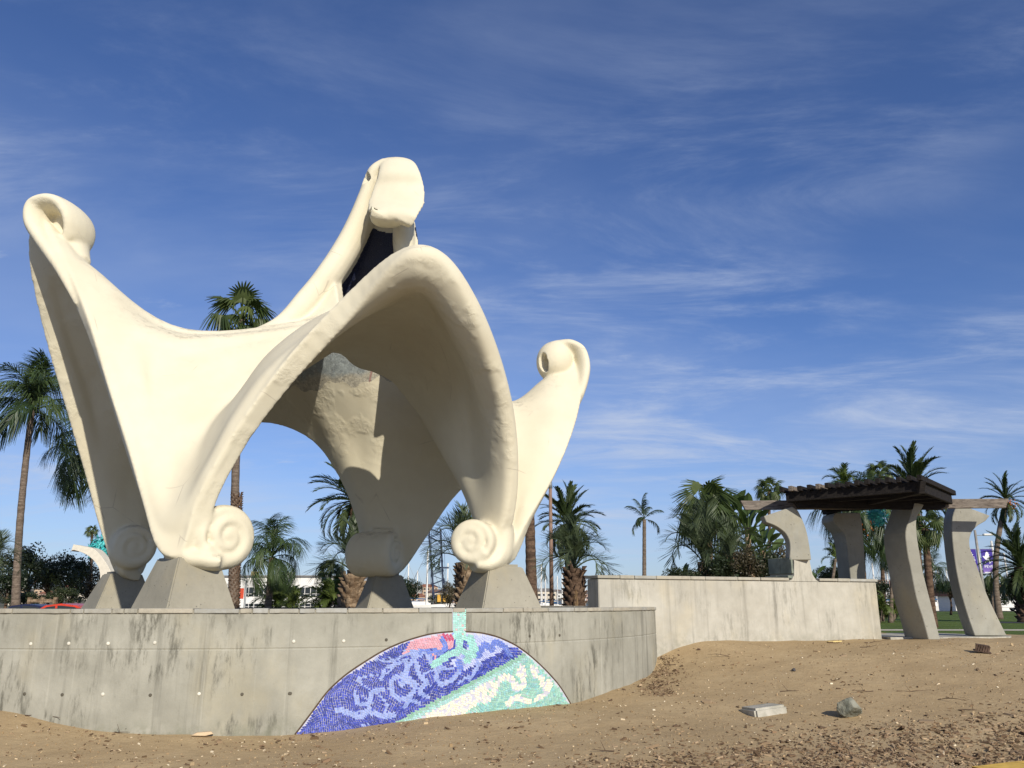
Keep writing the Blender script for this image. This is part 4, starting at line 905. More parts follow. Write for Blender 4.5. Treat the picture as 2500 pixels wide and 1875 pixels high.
palm('queen_palm', 'tall queen palm with drooping feathery crown at the left edge', 'queen', (44,1478), (78,1002), 40, 130, 17, 25, (88,-8), seed=1, bend=(-.15,0,0), boots=0)
palm('queen_palm', 'queen palm mostly hidden behind the far left leg, fronds hanging beside it', 'queen', (318,1478), (216,1110), 46, 118, 14, 24, (60,-45), seed=2, bend=(.3,0,0))
palm('fan_palm', 'tall fan palm whose crown rises above the dip of the shell', 'fan', (573,1478), (590,782), 45, 92, 20, 20, (80,-38), M_TRK, 5, seed=3, boots=.40, bend=(-.1,0,0), boot_mat=M_TRKB)
palm('queen_palm', 'small queen palm left of the yield sign', 'queen', (655,1478), (664,1362), 38, 92, 17, 24, (80,-35), M_TRK, 0, seed=4)
palm('date_palm', 'date palm with arching fronds half hidden behind the rear leg', 'phoenix', (868,1478), (866,1225), 40, 108, 30, 46, (75,-60), M_TRKB, 4, seed=5)
palm('pindo_palm', 'silvery pindo palm with curved fronds left of the rear pedestal', 'pindo', (848,1478), (866,1402), 30, 122, 44, 20, (70,5), M_FIB, 0, seed=6, boots=.95)
palm('pindo_palm', 'silvery pindo palm behind the right front scroll foot', 'pindo', (1140,1478), (1136,1372), 30, 120, 40, 26, (70,5), M_FIB, 0, seed=7, boots=.9)
palm('fan_palm', 'palm with thick dark trunk just right of the right front pedestal', 'fan', (1300,1478), (1290,1150), 42, 60, 27, 20, (70,-30), M_TRKB, 5, seed=8)
palm('date_palm', 'round crowned date palm right of the brown pole', 'phoenix', (1392,1478), (1385,1278), 45, 82, 20, 54, (80,-62), M_TRKB, 0, seed=9)
palm('pindo_palm', 'low pindo palm with spiky curved fronds beside the pale wall end', 'pindo', (1402,1478), (1402,1388), 30, 112, 40, 22, (72,0), M_TRKB, 5, seed=10, boots=.95, boot_mat=M_TRKB)
palm('coconut_palm', 'slender lone palm with a few ragged fronds', 'coco', (1572,1478), (1573,1268), 75, 50, 10, 10, (85,-20), M_TRK, 0, seed=11)
palm('fan_palm', 'green fan palm rising from the dense planting behind the pale wall', 'fan', (1735,1478), (1726,1250), 29, 88, 20, 18, (82,-35), M_FIB, 5, seed=12)
palm('pindo_palm', 'grey green pindo palm at the left of the dense planting', 'pindo', (1720,1478), (1716,1372), 27, 135, 30, 17, (70,5), M_FIB, 0, seed=13, boots=.8)
palm('pindo_palm', 'pindo palm in the middle of the dense planting with fronds to the wall', 'pindo', (1790,1478), (1785,1380), 26.5, 105, 30, 14, (65,0), M_FIB, 0, seed=14, boots=.8)
palm('fan_palm', 'small distant fan palm above the left beam end', 'fan', (1880,1478), (1877,1200), 70, 40, 8, 24, (80,-45), M_TRKB, 3, seed=15)
palm('queen_palm', 'palm whose drooping fronds hang below the pergola roof', 'queen', (2108,1478), (2096,1262), 42, 108, 18, 26, (60,-50), M_TRKB, 0, seed=16, fruit=True)
palm('queen_palm', 'palm showing a bright tuft above the left of the pergola roof', 'areca', (2050,1478), (2062,1190), 60, 52, 10, 16, (80,0), M_TRK, 0, seed=17)
palm('fan_palm', 'fan palm peeking above the middle of the pergola roof', 'fan', (2155,1478), (2147,1158), 62, 38, 9, 24, (80,-35), M_TRKB, 2, seed=18)
palm('date_palm', 'date palm spreading stiff fronds above the pergola roof', 'phoenix', (2240,1478), (2230,1205), 48, 100, 24, 40, (80,-40), M_TRKB, 8, seed=19)
palm('fan_palm', 'fan palm with brown trunk right behind the front pergola column', 'fan', (2272,1490), (2258,1290), 36, 54, 18, 22, (70,-45), M_TRKB, 4, seed=20)
palm('queen_palm', 'small queen palm between the rear and front pergola columns', 'queen', (2170,1485), (2180,1345), 45, 62, 9, 18, (70,-40), M_TRK, 0, seed=21)
palm('queen_palm', 'small queen palm between the front and right pergola columns', 'queen', (2262,1488), (2276,1398), 52, 48, 7, 18, (70,-40), M_TRK, 0, seed=22)
palm('date_palm', 'palm with bent slender trunk and orange fruit at the right', 'phoenix', (2437,1490), (2456,1222), 55, 58, 13, 34, (75,-60), M_TRK, 0, seed=23, fruit=True, bend=(-.45,0,0))
palm('date_palm', 'stout date palm at the right edge', 'phoenix', (2505,1490), (2492,1385), 46, 88, 34, 48, (80,-60), M_TRKB, 0, seed=24, boots=.8, boot_mat=M_TRKB)
palm('queen_palm', 'dark palm behind the white van', 'coco', (2425,1490), (2418,1405), 70, 46, 7, 16, (70,-40), M_TRK, 0, seed=25)
palm('fan_palm', 'tiny distant fan palm above the left trees', 'fan', (222,1478), (225,1298), 100, 17, 7, 18, (80,-20), M_TRKB, 0, seed=26)
palm('fan_palm', 'tiny distant palm trunk beside the far left leg', 'fan', (254,1478), (258,1262), 100, 16, 8, 16, (80,-20), M_TRKB, 0, seed=27)
palm('pindo_palm', 'spiky grey palm cut by the left edge', 'pindo', (-22,1478), (-18,1378), 30, 75, 26, 22, (75,0), M_FIB, 0, seed=28)
palm('fan_palm', 'dark little fan palm behind the yield sign shrubbery', 'fan', (806,1478), (806,1402), 46, 36, 9, 18, (80,0), M_TRKB, 0, seed=29)
palm('queen_palm', 'little palm behind the rear pergola column', 'areca', (2012,1478), (2040,1365), 40, 36, 8, 12, (80,-10), M_TRK, 0, seed=30)

def fronds_clump(name, label, kind, px, py, Y, rad, nf, stems, cat='shrub', el=(85, 10), seed=0, spread=.35, group='shrubs and planting'):
    rs = random.Random(seed); s = Y / FOC; B = at(px, py, Y); B.z = LAWN_Z - .05; e = empty(name, B); tag(e, label, cat, group)
    for j in range(stems):
        o = Vector((rs.uniform(-1, 1), rs.uniform(-.6, .6), 0)) * rad * s * spread * 2.4; h = rs.uniform(.5, 1.0) * rad * s * .75; m = MB(); m.tube([o * .6, o + Vector((0, 0, h))], .05, 5); me = m.mesh_fast('cane'); me.materials.append(M_TRK); shape_link('cane', me, e)
        for i in range(nf):
            q = (i + .5) / nf; f = bpy.data.objects.new('frond', FR[kind, i % 3]); COL.objects.link(f); f.parent = e; f.location = o + Vector((0, 0, h)); f.rotation_euler = (rs.uniform(-.4, .4), -R(el[0] + (el[1] - el[0]) * q + rs.uniform(-8, 8)), i * 2.39996 + j); sc = rad * s * rs.uniform(.6, .95); f.scale = (sc, sc, sc)
    return e
fronds_clump('areca_clump', 'bushy yellow green palm clump behind the yield sign', 'areca', 735, 1478, 44, 78, 15, 9, seed=1, el=(85, -35), spread=.5)
fronds_clump('areca_clump', 'bright low palm clump seen between pergola columns', 'areca', 2160, 1485, 48, 46, 12, 4, seed=2, el=(85, -25))
fronds_clump('areca_clump', 'yellowing low palm clump right of the rear pergola column', 'areca', 2130, 1485, 44, 50, 12, 4, seed=3, el=(85, -25))

def paddle(L, w, pet, seed, mat):
    m = MB(); rs = random.Random(seed); K = 7; m.tube([(0, 0, 0), (pet * .5, 0, .02), (pet, 0, 0)], [.03, .022, .016], 4, False); prev = None
    for i in range(K + 1):
        t = i / K; x = pet + L * t; z = -.25 * L * t * t; hw = w * (math.sin(math.pi * min(1, .06 + .94 * t)) ** .6) * (1 if i < K else .1); c = Vector((x, 0, z)); cur = (c + Vector((0, -hw, .25 * hw)), c, c + Vector((0, hw, .25 * hw)))
        if prev: m.add([prev[0], prev[1], cur[1], cur[0]], [(0, 1, 2, 3)]); m.add([prev[1], prev[2], cur[2], cur[1]], [(0, 1, 2, 3)])
        prev = cur
    me = m.mesh_fast('leaf'); me.materials.append(mat); return me
PAD = [paddle(.5, .11, .5, k, M_STREL) for k in range(3)]; PADD = paddle(.5, .07, .4, 9, M_DEAD)
def strelitzia(label, px, py, Y, rad, nl, seed, h=.5, dead=4):
    rs = random.Random(seed); s = Y / FOC; B = at(px, py, Y); B.z = LAWN_Z - .05; top = at(px, py - rad * h, Y).z - B.z; e = empty('strelitzia', B); tag(e, label, 'plant', 'giant strelitzia plants')
    m = MB(); m.tube([(0, 0, 0), (0, 0, top)], [.13, .10], 8); me = m.mesh_fast('stem'); me.materials.append(M_FIB); shape_link('stem', me, e)
    for i in range(nl):
        f = bpy.data.objects.new('leaf', PAD[i % 3]); COL.objects.link(f); f.parent = e; f.location = (0, 0, top * rs.uniform(.75, 1)); q = i / nl; f.rotation_euler = (rs.uniform(-.7, .7), -R(82 - 75 * q + rs.uniform(-8, 8)), i * 2.39996); sc = rad * s * rs.uniform(.8, 1.1); f.scale = (sc, sc, sc)
    for i in range(dead):
        f = bpy.data.objects.new('dead_leaf', PADD); COL.objects.link(f); f.parent = e; f.location = (0, 0, top * rs.uniform(.5, .9)); f.rotation_euler = (rs.uniform(-.7, .7), R(rs.uniform(20, 70)), i * 2.39996); sc = rad * s * rs.uniform(.5, .8); f.scale = (sc, sc, sc)
for i, (px, py, Y, rad, nl, h, lb) in enumerate([(1785,1478,30,115,18,1.75,'tall strelitzia with upright paddle leaves behind the green fan palm'), (1838,1478,29,115,20,1.65,'strelitzia with paddle leaves and brown stem near the pergola column'), (1872,1478,29.5,95,18,1.4,'strelitzia nearest the curved column on the pier'), (1670,1478,31,62,12,.9,'low strelitzia at the left foot of the dense planting'), (1985,1478,36,62,10,.9,'small strelitzia right of the column on the pier'), (1905,1478,31,58,12,.8,'dark strelitzia directly behind the pier')]): strelitzia(lb, px, py, Y, rad, nl, i + 3, h, 7)

# ---- broadleaf trees
def crown_mesh(seed, n, r, leaf, blobs, mat, flat=.75):
    rs = np.random.RandomState(seed); cs = rs.normal(size=(blobs, 3)); cs /= np.linalg.norm(cs, axis=1)[:, None]; cs *= (rs.uniform(.35, .86, blobs)[:, None]) * r; cs[:, 2] *= flat; br = rs.uniform(.22, .42, blobs) * r
    k = rs.randint(0, blobs, n); d = rs.normal(size=(n, 3)); d /= np.linalg.norm(d, axis=1)[:, None]; P = cs[k] + d * (br[k] * rs.uniform(.55, 1.05, n))[:, None]
    a = rs.normal(size=(n, 3)); a -= d * (a * d).sum(1)[:, None] * .5; a /= np.linalg.norm(a, axis=1)[:, None]; b = np.cross(a, d + rs.normal(size=(n, 3)) * .6); b /= np.linalg.norm(b, axis=1)[:, None]
    s = (leaf * rs.uniform(.6, 1.25, n))[:, None]; V = np.stack([P - a * s, P + b * s * .5, P + a * s, P - b * s * .5], 1).reshape(-1, 3); F = np.arange(n * 4).reshape(-1, 4)
    me = bpy.data.meshes.new('crown'); me.from_pydata(V, [], F); me.update(); me.materials.append(mat); return me, cs
CRN = [crown_mesh(1, 3600, 1.0, .055, 26, M_TREE), crown_mesh(2, 3200, 1.0, .055, 22, M_TREE2), crown_mesh(3, 5200, 1.0, .050, 34, M_TREE, .9)]
def tree(name, label, px, py, Y, rad, kind, cat='tree', base_py=1478, group='dark broadleaf trees and bushes', zs=1.0, seed=0):
    s = Y / FOC; C = at(px, py, Y); B = at(px, base_py, Y); B.z = LAWN_Z - .1; e = empty(name, B); tag(e, label, cat, group); me, cs = CRN[kind]; r = rad * s; T = C - B
    m = MB(); rs = random.Random(seed + int(px)); w = max(.05, r * .06)
    m.tube([(0, 0, 0), T * .35 + Vector((rs.uniform(-.1, .1), 0, 0)) * r, T * .8], [w * 1.4, w, w * .7], 7)
    for c in cs[::3]:
        c = Vector(c) * r; c.z *= zs; m.tube([T * .55, T * .75 + c * .4, T + c * .9], [w * .6, w * .4, w * .12], 5)
    me2 = m.mesh_fast('trunk'); me2.materials.append(M_TRKB); shape_link('trunk', me2, e)
    o = bpy.data.objects.new('crown', me); COL.objects.link(o); o.parent = e; o.location = T; o.rotation_euler = (0, 0, rs.uniform(0, 6)); o.scale = (r, r, r * zs)
for i, (px, py, Y, rad, k, zs, nm, lb) in enumerate([
 (70,1385,52,70,0,1.05,'tree','open dark tree behind the tall queen palm at left'), (20,1430,46,60,0,1,'tree','dark tree at the left edge behind the coping'), (120,1400,56,58,1,1,'tree','russet leaved tree between queen palm and white column'),
 (175,1400,54,62,0,1.1,'tree','dark tree left of the white curved column'), (225,1420,60,60,1,1,'tree','brownish tree behind the white curved column'), (262,1440,50,52,1,.9,'tree','low brown tree right of the white curved column'), (150,1452,44,45,0,.6,'bush','low bush above the red car'), (60,1462,43,50,0,.5,'bush','low bush left of the red car'),
 (848,1440,60,48,2,.9,'bush','round dark bush left of the rear pedestal'), (985,1435,60,46,2,.95,'bush','round dark bush right of the rear pedestal'), (528,1440,70,28,2,1.2,'bush','dark bush left of the white building'), (1255,1438,62,32,2,1,'bush','dark bush between the right pedestal and thick palm trunk'), (1500,1425,60,48,2,.75,'bush','dark round bush above the left part of the pale wall'), (1100,1450,70,30,1,1.2,'bush','reddish bush left of the right front pedestal'),
 (1810,1400,33,105,0,.85,'bush','dense dark bush in the middle of the planting'), (1872,1390,34,85,1,1,'bush','dark bush behind the curved column on the pier'), (1690,1430,34,80,2,.75,'bush','dark bush low behind the pale wall coping'),
 (1668,1408,26,52,2,.75,'bush','low dark bush at the left end of the dense planting'), (1750,1392,25.8,60,0,.8,'bush','low leafy bush before the trunks of the dense planting'), (1815,1382,25.8,62,1,.85,'bush','low brownish bush before the strelitzia stems'), (1872,1385,26,50,0,1,'bush','low dark bush directly left of the slate faced pier'),
 (2035,1405,46,46,2,.85,'bush','dark rounded bush left of the rear pergola column'), (2150,1440,50,40,0,.9,'bush','dark bush at the right end of the pale wall'), (2318,1432,75,36,2,.75,'tree','dark round tree between front and right pergola columns'), (2420,1445,85,48,0,.9,'tree','dark tree right of the right pergola column'), (2480,1430,80,40,0,1,'tree','dark tree behind the stout date palm'), (2365,1430,85,30,2,1,'tree','dark tree behind the lamp post')]):
    tree(nm, lb, px, py, Y, rad, k, 'tree' if nm == 'tree' else 'bush', zs=zs, seed=i)
# ------------------------------------------------------------------ far background
M_WHITE = plain('white_paint', (0.72, 0.70, 0.66), .6, .3, var=.06); M_GLASS = NT('dark_window_glass', .08, .6).color((0.02, 0.025, 0.03)).m; M_STEEL = plain('galvanised_steel', (0.33, 0.34, 0.34), .5, .4, .6); M_BLACK = plain('black_rubber', (0.018, 0.018, 0.018), .8, .3)
# hills
def hill():
    xs = np.linspace(-1500, 1900, 220); ys = np.array([430, 520, 640, 780, 930]); hs = np.array([.0, .35, .7, .95, 1.0]); V = []; rs = np.random.RandomState(4); ph = rs.uniform(0, 6, 6)
    prof = 9 + 4.5 * np.sin(xs * .006 + ph[0]) + 3 * np.sin(xs * .017 + ph[1]) + 1.8 * np.sin(xs * .05 + ph[2]) + 2.2 * (xs < 0)
    for y, h in zip(ys, hs):
        for i, x in enumerate(xs): V.append((x, y, .1 + prof[i] * h + .8 * h * math.sin(x * .11 + y)))
    n = len(xs); F = [(j * n + i, j * n + i + 1, (j + 1) * n + i + 1, (j + 1) * n + i) for j in range(4) for i in range(n - 1)]
    t = NT('scrubby_hillside', .95, .1); c = t.mix(t.ramp(t.noise(.03, 6, .7), .38, .62), (0.05, 0.065, 0.045), (0.20, 0.17, 0.13)); t.color(c)
    return tag(link('hills', mesh('hills', V, F), t.m, smooth=True), kind='structure'), xs, prof
_, HX, HP = hill()
rs = random.Random(21)
M_H = [plain('house_wall_' + nm, c, .85, .2, var=.05) for nm, c in (('cream', (0.62, 0.55, 0.44)), ('white', (0.70, 0.68, 0.63)), ('tan', (0.46, 0.34, 0.24)), ('rose', (0.48, 0.33, 0.27)))]
M_RF = [plain('roof_' + nm, c, .85, .2) for nm, c in (('terracotta', (0.26, 0.115, 0.07)), ('grey', (0.17, 0.16, 0.15)), ('brown', (0.18, 0.11, 0.08)))]
def house_mesh(w, d, h, hip, seed):
    m = MB(); m.box((0, 0, h / 2), (w, d, h)); return m
HM = []
for k in range(6):
    w = (9, 12, 15, 8, 11, 18)[k]; d = 8; h = (4.5, 6, 6.5, 4, 5.5, 5)[k]; a = MB(); a.box((0, 0, h / 2 - 1), (w, d, h + 2)); r_ = MB(); r_.add([(-w / 2 - .5, -d / 2 - .5, h), (w / 2 + .5, -d / 2 - .5, h), (w / 2 + .5, d / 2 + .5, h), (-w / 2 - .5, d / 2 + .5, h), (-w * .3, 0, h + 1.9), (w * .3, 0, h + 1.9)], [(0, 1, 5, 4), (1, 2, 5), (2, 3, 4, 5), (3, 0, 4), (3, 2, 1, 0)])
    wn = MB()
    for q in range(int(w // 3)):
        for fl in range(2 if h > 5 else 1): wn.box((-w / 2 + 1.6 + q * 3, -d / 2 - .03, 1.6 + fl * 2.8), (1.5, .08, 1.2))
    HM.append((a, r_, wn))
spans = [(965,1130,12),(1270,1440,14),(2130,2360,14),(2380,2520,6),(30,300,10)]
WHERE = {965: 'under the right of the arch', 1270: 'near the brown pole', 2130: 'between the pergola columns', 2380: 'at the right edge', 30: 'through the left trees'}
for (x0, x1, n) in spans:
    for i in range(n):
        Y = rs.uniform(450, 880); px = rs.uniform(x0, x1); X = (px - 1250) / FOC / 1.033 * Y; q = np.interp(Y, [430, 520, 640, 780, 930], [0, .35, .7, .95, 1.0]); z = .1 + float(np.interp(X, HX, HP)) * q - .3
        k = rs.randrange(6); a, r_, wn = HM[k]; e = empty('house', (X, Y, z), rs.uniform(-.4, .4)); tag(e, 'small pale house on the far hillside seen ' + WHERE[x0], 'house', 'far houses seen ' + WHERE[x0])
        key = ('hm', k, i % 4)
        if key not in FR: FR[key] = (a.mesh('wall', (M_H[i % 4],)), r_.mesh('roof', (M_RF[(k + i) % 3],)), wn.mesh('window', (M_GLASS,)))
        for nm, me in zip(('wall', 'roof', 'windows'), FR[key]): shape(me, e, nm)
# distant tree clumps on the hillside
for i in range(30):
    x0, x1, _n = rs.choice(spans); Y = rs.uniform(430, 860); px = rs.uniform(x0, x1); X = (px - 1250) / FOC / 1.033 * Y; q = np.interp(Y, [430, 520, 640, 780, 930], [0, .35, .7, .95, 1.0]); z = .1 + float(np.interp(X, HX, HP)) * q
    e = empty('hillside_tree', (X, Y, z)); tag(e, 'tiny dark tree on the far hillside seen ' + WHERE[x0], 'tree', 'far trees seen ' + WHERE[x0]); r_ = rs.uniform(2.2, 4.5); o = shape(CRN[2][0], e, 'crown', (0, 0, r_ * 1.1), (0, 0, rs.uniform(0, 6)), (r_, r_, r_))
    m = FR.get('htrk')
    if m is None: mm = MB(); mm.tube([(0, 0, -1), (0, 0, 3)], .3, 5); m = FR['htrk'] = mm.mesh('trunk', (M_TRKB,))
    shape(m, e, 'trunk')
# sail boats in the marina
def hull_mesh(L, B, H):
    m = MB(); K = 9; vs = []
    for i in range(K + 1):
        t = i / K; x = -L / 2 + L * t; b = B / 2 * (math.sin(math.pi * (0.22 + .78 * (1 - t))) ** .8 if t > .0 else .6) ; b = B / 2 * (1 - max(0, (t - .45) / .55) ** 2.2) * (.8 + .2 * min(1, t * 3)); sh = H * (1 + .25 * t * t)
        vs += [(x, -b, sh), (x, -b * .75, 0), (x, b * .75, 0), (x, b, sh)]
    fs = [(4 * i + k, 4 * i + k + 1, 4 * i + 5 + k, 4 * i + 4 + k) for i in range(K) for k in range(3)] + [(4 * i + 3, 4 * i, 4 * i + 4, 4 * i + 7) for i in range(K)] + [(0, 3, 2, 1)]
    m.add(vs, fs); return m
BH = hull_mesh(8.5, 2.6, 1.15).mesh('hull', (M_WHITE,)); m = MB(); m.box((-.6, 0, 1.5), (3.2, 1.6, .7)); m.box((.6, 0, 1.35), (1.6, 1.3, .5)); BC = m.mesh('cabin', (M_WHITE,))
m = MB(); m.tube([(.6, 0, 1), (.6, 0, 11.5)], [.21, .17], 6); BM = m.mesh('mast', (M_WHITE,)); m = MB(); m.tube([(.6, 0, 2.3), (-3.6, 0, 2.5)], .12, 6); BB_ = m.mesh('boom', (plain('blue_sail_cover', (0.03, 0.10, 0.22), .8, .2),)); m = MB()
for a, b in (((4.2, 0, 1.3), (.6, 0, 11.3)), ((-4.2, 0, 1.2), (.6, 0, 11.4)), ((.5, 1.1, 1.2), (.6, 0, 9.0)), ((.5, -1.1, 1.2), (.6, 0, 9.0))): m.tube([a, b], .035, 4)
CNT = {}; ORD = ['first', 'second', 'third', 'fourth', 'fifth', 'sixth', 'seventh', 'eighth', 'ninth', 'tenth', 'eleventh', 'twelfth']
GAPS = [(990, 1140, 'under the right of the arch'), (1280, 1350, 'left of the brown pole'), (1351, 1440, 'right of the brown pole'), (1441, 1530, 'over the left end of the pale wall'), (2140, 2230, 'between pale wall and front pergola column'), (2231, 2340, 'between front and right pergola columns'), (2341, 2500, 'right of the right pergola column')]
BS = m.mesh('stay', (M_STEEL,)); MW = {}
for (px, Y, sc) in [(1001,210,1.0),(1013,240,.95),(1034,205,1.25),(1098,220,1.05),(1130,240,.8),(1292,230,.8),(1300,210,.95),(1306,260,.9),(1317,225,.75),(1328,240,1.1),(1337,205,.9),(1357,250,.85),(1368,215,.8),(1420,225,.6),(1432,240,.6),(1452,230,.62),(1508,300,.7),(1520,260,.7),(2144,170,.85),(2158,185,1.0),(2166,165,1.1),(2175,200,1.15),(2182,175,1.05),(2190,195,.9),(2202,210,1.2),(2212,180,1.0),(2262,190,1.0),(2285,175,1.15),(2294,190,1.05),(2300,210,.9),(2312,185,.8),(2328,200,.85),(2410,190,.9),(2450,180,1.3),(2472,195,1.15)]:
    X = (px - 1250) / FOC / 1.033 * Y; e = empty('sailboat', (X, Y, -.25), rs.uniform(-.5, .5) + (math.pi if rs.random() < .5 else 0)); e.scale = (sc,) * 3; gap = [g for g in GAPS if g[0] <= px <= g[1]][0]; CNT[gap] = CNT.get(gap, 0) + 1; tag(e, f'moored sailboat, {ORD[CNT[gap] - 1]} mast from the left {gap[2]}', 'sailboat', 'sailboats moored in the marina')
    for nm, me in (('hull', BH), ('cabin', BC), ('mast', BM), ('boom', BB_), ('stay', BS)): shape(me, e, nm)
# white building
wb = empty('white_building', at(715, 1478, 150)); wb.location.z = 0.1; tag(wb, 'long white flat roofed building behind the palms left of centre', 'building')
def wl(px, py, Y=150): p = at(px, py, Y) - wb.location; return p
a, b = wl(548, 1408), wl(886, 1404); m = MB(); m.box(((a.x + b.x) / 2, 5, (a.z) / 2), (b.x - a.x, 10, a.z)); m.build('wall', M_WHITE, wb); m = MB(); m.box(((a.x + b.x) / 2, 4.9, a.z + .12), (b.x - a.x + .5, 10.6, .22)); m.build('roof_edge', plain('roof_trim', (0.22, 0.21, 0.2), .8), wb)
m = MB(); c = wl(610, 1402); m.box((c.x, 3, a.z + .6), (1.1, 1.2, .8)); m.build('roof_box', plain('tan_roof_box', (0.45, 0.33, 0.15), .8), wb)
for (p0, p1) in [(551,557),(561,566),(598,606),(608,619),(621,631),(633,643),(645,655),(657,667),(669,679)] + [(q, q + 11) for q in range(690, 880, 14)]:
    for (y0, y1) in ((1434, 1456), (1474, 1484)):
        u = wl(p0, y0); v = wl(p1, y1); w = MB(); w.box(((u.x + v.x) / 2, -.02, (u.z + v.z) / 2), (v.x - u.x, .12, u.z - v.z)); o = w.build('window', M_GLASS, wb); f = MB(); f.box(((u.x + v.x) / 2, -.10, v.z + (u.z - v.z) * .28), (v.x - u.x, .06, .07)); f.box((v.x + .05, -.10, (u.z + v.z) / 2), (.09, .06, u.z - v.z)); f.build('frame', M_WHITE, o)
# red roofed boathouse by the van
bh = empty('boathouse', at(2395, 1478, 150)); bh.location.z = .1; tag(bh, 'low red roofed boathouse behind the white van', 'building'); m = MB(); m.box((0, 3, 1.4), (9, 6, 2.8)); m.build('wall', M_H[1], bh); m = MB(); m.prism([(-5, 2.8), (5, 2.8), (4.2, 4.6), (-4.2, 4.6)], -.6, 6.6); m.build('roof', M_RF[0], bh)
bh = empty('boathouse', at(2470, 1478, 165)); bh.location.z = .1; tag(bh, 'white gabled boathouse right of the red roofed one', 'building'); m = MB(); m.box((0, 3, 1.6), (8, 6, 3.2)); m.build('wall', M_WHITE, bh); m = MB(); m.prism([(-4.5, 3.2), (4.5, 3.2), (0, 5.4)], -.5, 6.5); m.build('roof', M_RF[1], bh)
# crane
cr = empty('crawler_crane', at(1072, 1478, 140)); cr.location.z = .1; tag(cr, 'lattice boom crane with yellow body seen under the sculpture', 'crane'); M_CY = plain('crane_yellow', (0.62, 0.34, 0.05), .6, .3); M_CB = plain('crane_boom_blue', (0.035, 0.05, 0.09), .6, .3)
def cl(px, py, Y=140): return at(px, py, Y) - cr.location
for (x0, x1, y0, y1) in ((1069,1077,1452,1470),(1083,1091,1455,1470),(1092,1100,1451,1469)):
    u = cl(x0, y0); v = cl(x1, y1); m = MB(); m.box(((u.x + v.x) / 2, 0, (u.z + v.z) / 2), (v.x - u.x, 2.2, u.z - v.z)); m.build('body_panel', M_CY, cr, bevel=.05)
u = cl(1063, 1450); v = cl(1101, 1474); m = MB(); m.box(((u.x + v.x) / 2, .6, (u.z + v.z) / 2), ((v.x - u.x) * .96, 2.4, (u.z - v.z) * .92)); m.build('machine_house', plain('crane_grey_green', (0.10, 0.10, 0.07), .7), cr, bevel=.08)
m = MB()
for s_ in (-1, 1): m.box((v.x * .5, s_ * 1.4, .45), (4.6, .7, .9))
m.build('crawler_track', M_BLACK, cr, bevel=.2)
m = MB(); A = cl(1071, 1462); Bt = cl(1061, 1290); ww = 1.0
cor = [Vector((sx * ww, sy * ww, 0)) for sx in (-1, 1) for sy in (-1, 1)]
for c in cor: m.tube([A + c * .8, Bt + c], .09, 5)
K = 15
for i in range(K):
    p = A.lerp(Bt, i / K); q = A.lerp(Bt, (i + 1) / K)
    for c0, c1 in ((cor[0], cor[2]), (cor[1], cor[3]), (cor[0], cor[1]), (cor[2], cor[3])): m.tube([p + (c0 if i % 2 else c1), q + (c1 if i % 2 else c0)], .05, 4)
m.build('lattice_boom', M_CB, cr)
m = MB(); m.tube([cl(1086, 1462), cl(1092, 1420), cl(1080, 1420)], .10, 5); m.tube([cl(1090, 1462), cl(1084, 1412)], .10, 5); m.box(cl(1084, 1386), (1.6, .4, .25)); m.build('gantry', M_CB, cr)
m = MB(); m.tube([cl(1088, 1455), cl(1084, 1300)], .03, 4); m.tube([cl(1050, 1470), cl(1054, 1290)], .03, 4); m.tube([cl(1046, 1470), cl(1050, 1290)], .03, 4); m.build('cable', M_CB, cr)
# brown pole
po = empty('street_pole', at(1347, 1478, 33)); po.location.z = LAWN_Z; tag(po, 'slim brown pole in front of the round date palm', 'pole'); H = at(1347, 1192, 33).z - LAWN_Z; m = MB(); m.tube([(0, 0, 0), (0, 0, H)], [.095, .065], 10); m.build('shaft', plain('brown_painted_steel', (0.23, 0.145, 0.105), .7, .3), po, True)
m = MB(); m.lathe([(.001, H - .02), (.09, H), (.07, H + .25), (.02, H + .33)], 10); m.build('cap', M_STEEL, po, True); m = MB(); m.tube([(0, 0, 0), (0, 0, .3)], .16, 10); m.build('base', M_STEEL, po)
# yield sign seen from behind
ys = empty('yield_sign', at(703, 1478, 48)); ys.location.z = .5; tag(ys, 'grey back of a triangular yield sign on a thin post', 'road sign')
def yl(px, py, Y=48): return at(px, py, Y) - ys.location
m = MB(); m.tube([(0, 0, 0), yl(711, 1393)], .04, 8); m.build('post', M_STEEL, ys)
pts = [yl(692, 1397, 48.06), yl(723, 1397, 48.06), yl(709, 1433, 48.06), yl(706, 1433, 48.06)]; m = MB(); m.add(pts + [p + Vector((0, .012, 0)) for p in pts], [(0, 1, 2, 3), (7, 6, 5, 4), (0, 4, 5, 1), (1, 5, 6, 2), (2, 6, 7, 3), (3, 7, 4, 0)]); m.build('sign_plate', plain('bare_aluminium', (0.40, 0.40, 0.38), .5, .4, .3), ys)
# red street banner
rb = empty('banner_post', at(597, 1478, 75)); rb.location.z = .3; tag(rb, 'lamp post with red banner in front of the white building', 'lamp post')
H = at(597, 1416, 75).z - .3; m = MB(); m.tube([(0, 0, 0), (0, 0, H)], .09, 8); m.build('post', M_STEEL, rb); m = MB(); m.tube([(0, 0, H - .1), (-.9, 0, H + .25)], .04, 6); m.build('arm', M_STEEL, rb)
u = at(586, 1436, 75) - rb.location; v = at(594, 1462, 75) - rb.location; m = MB(); m.box(((u.x + v.x) / 2, 0, (u.z + v.z) / 2), (v.x - u.x, .03, u.z - v.z)); o = m.build('banner', plain('red_banner_cloth', (0.55, 0.075, 0.035), .8, .2), rb)
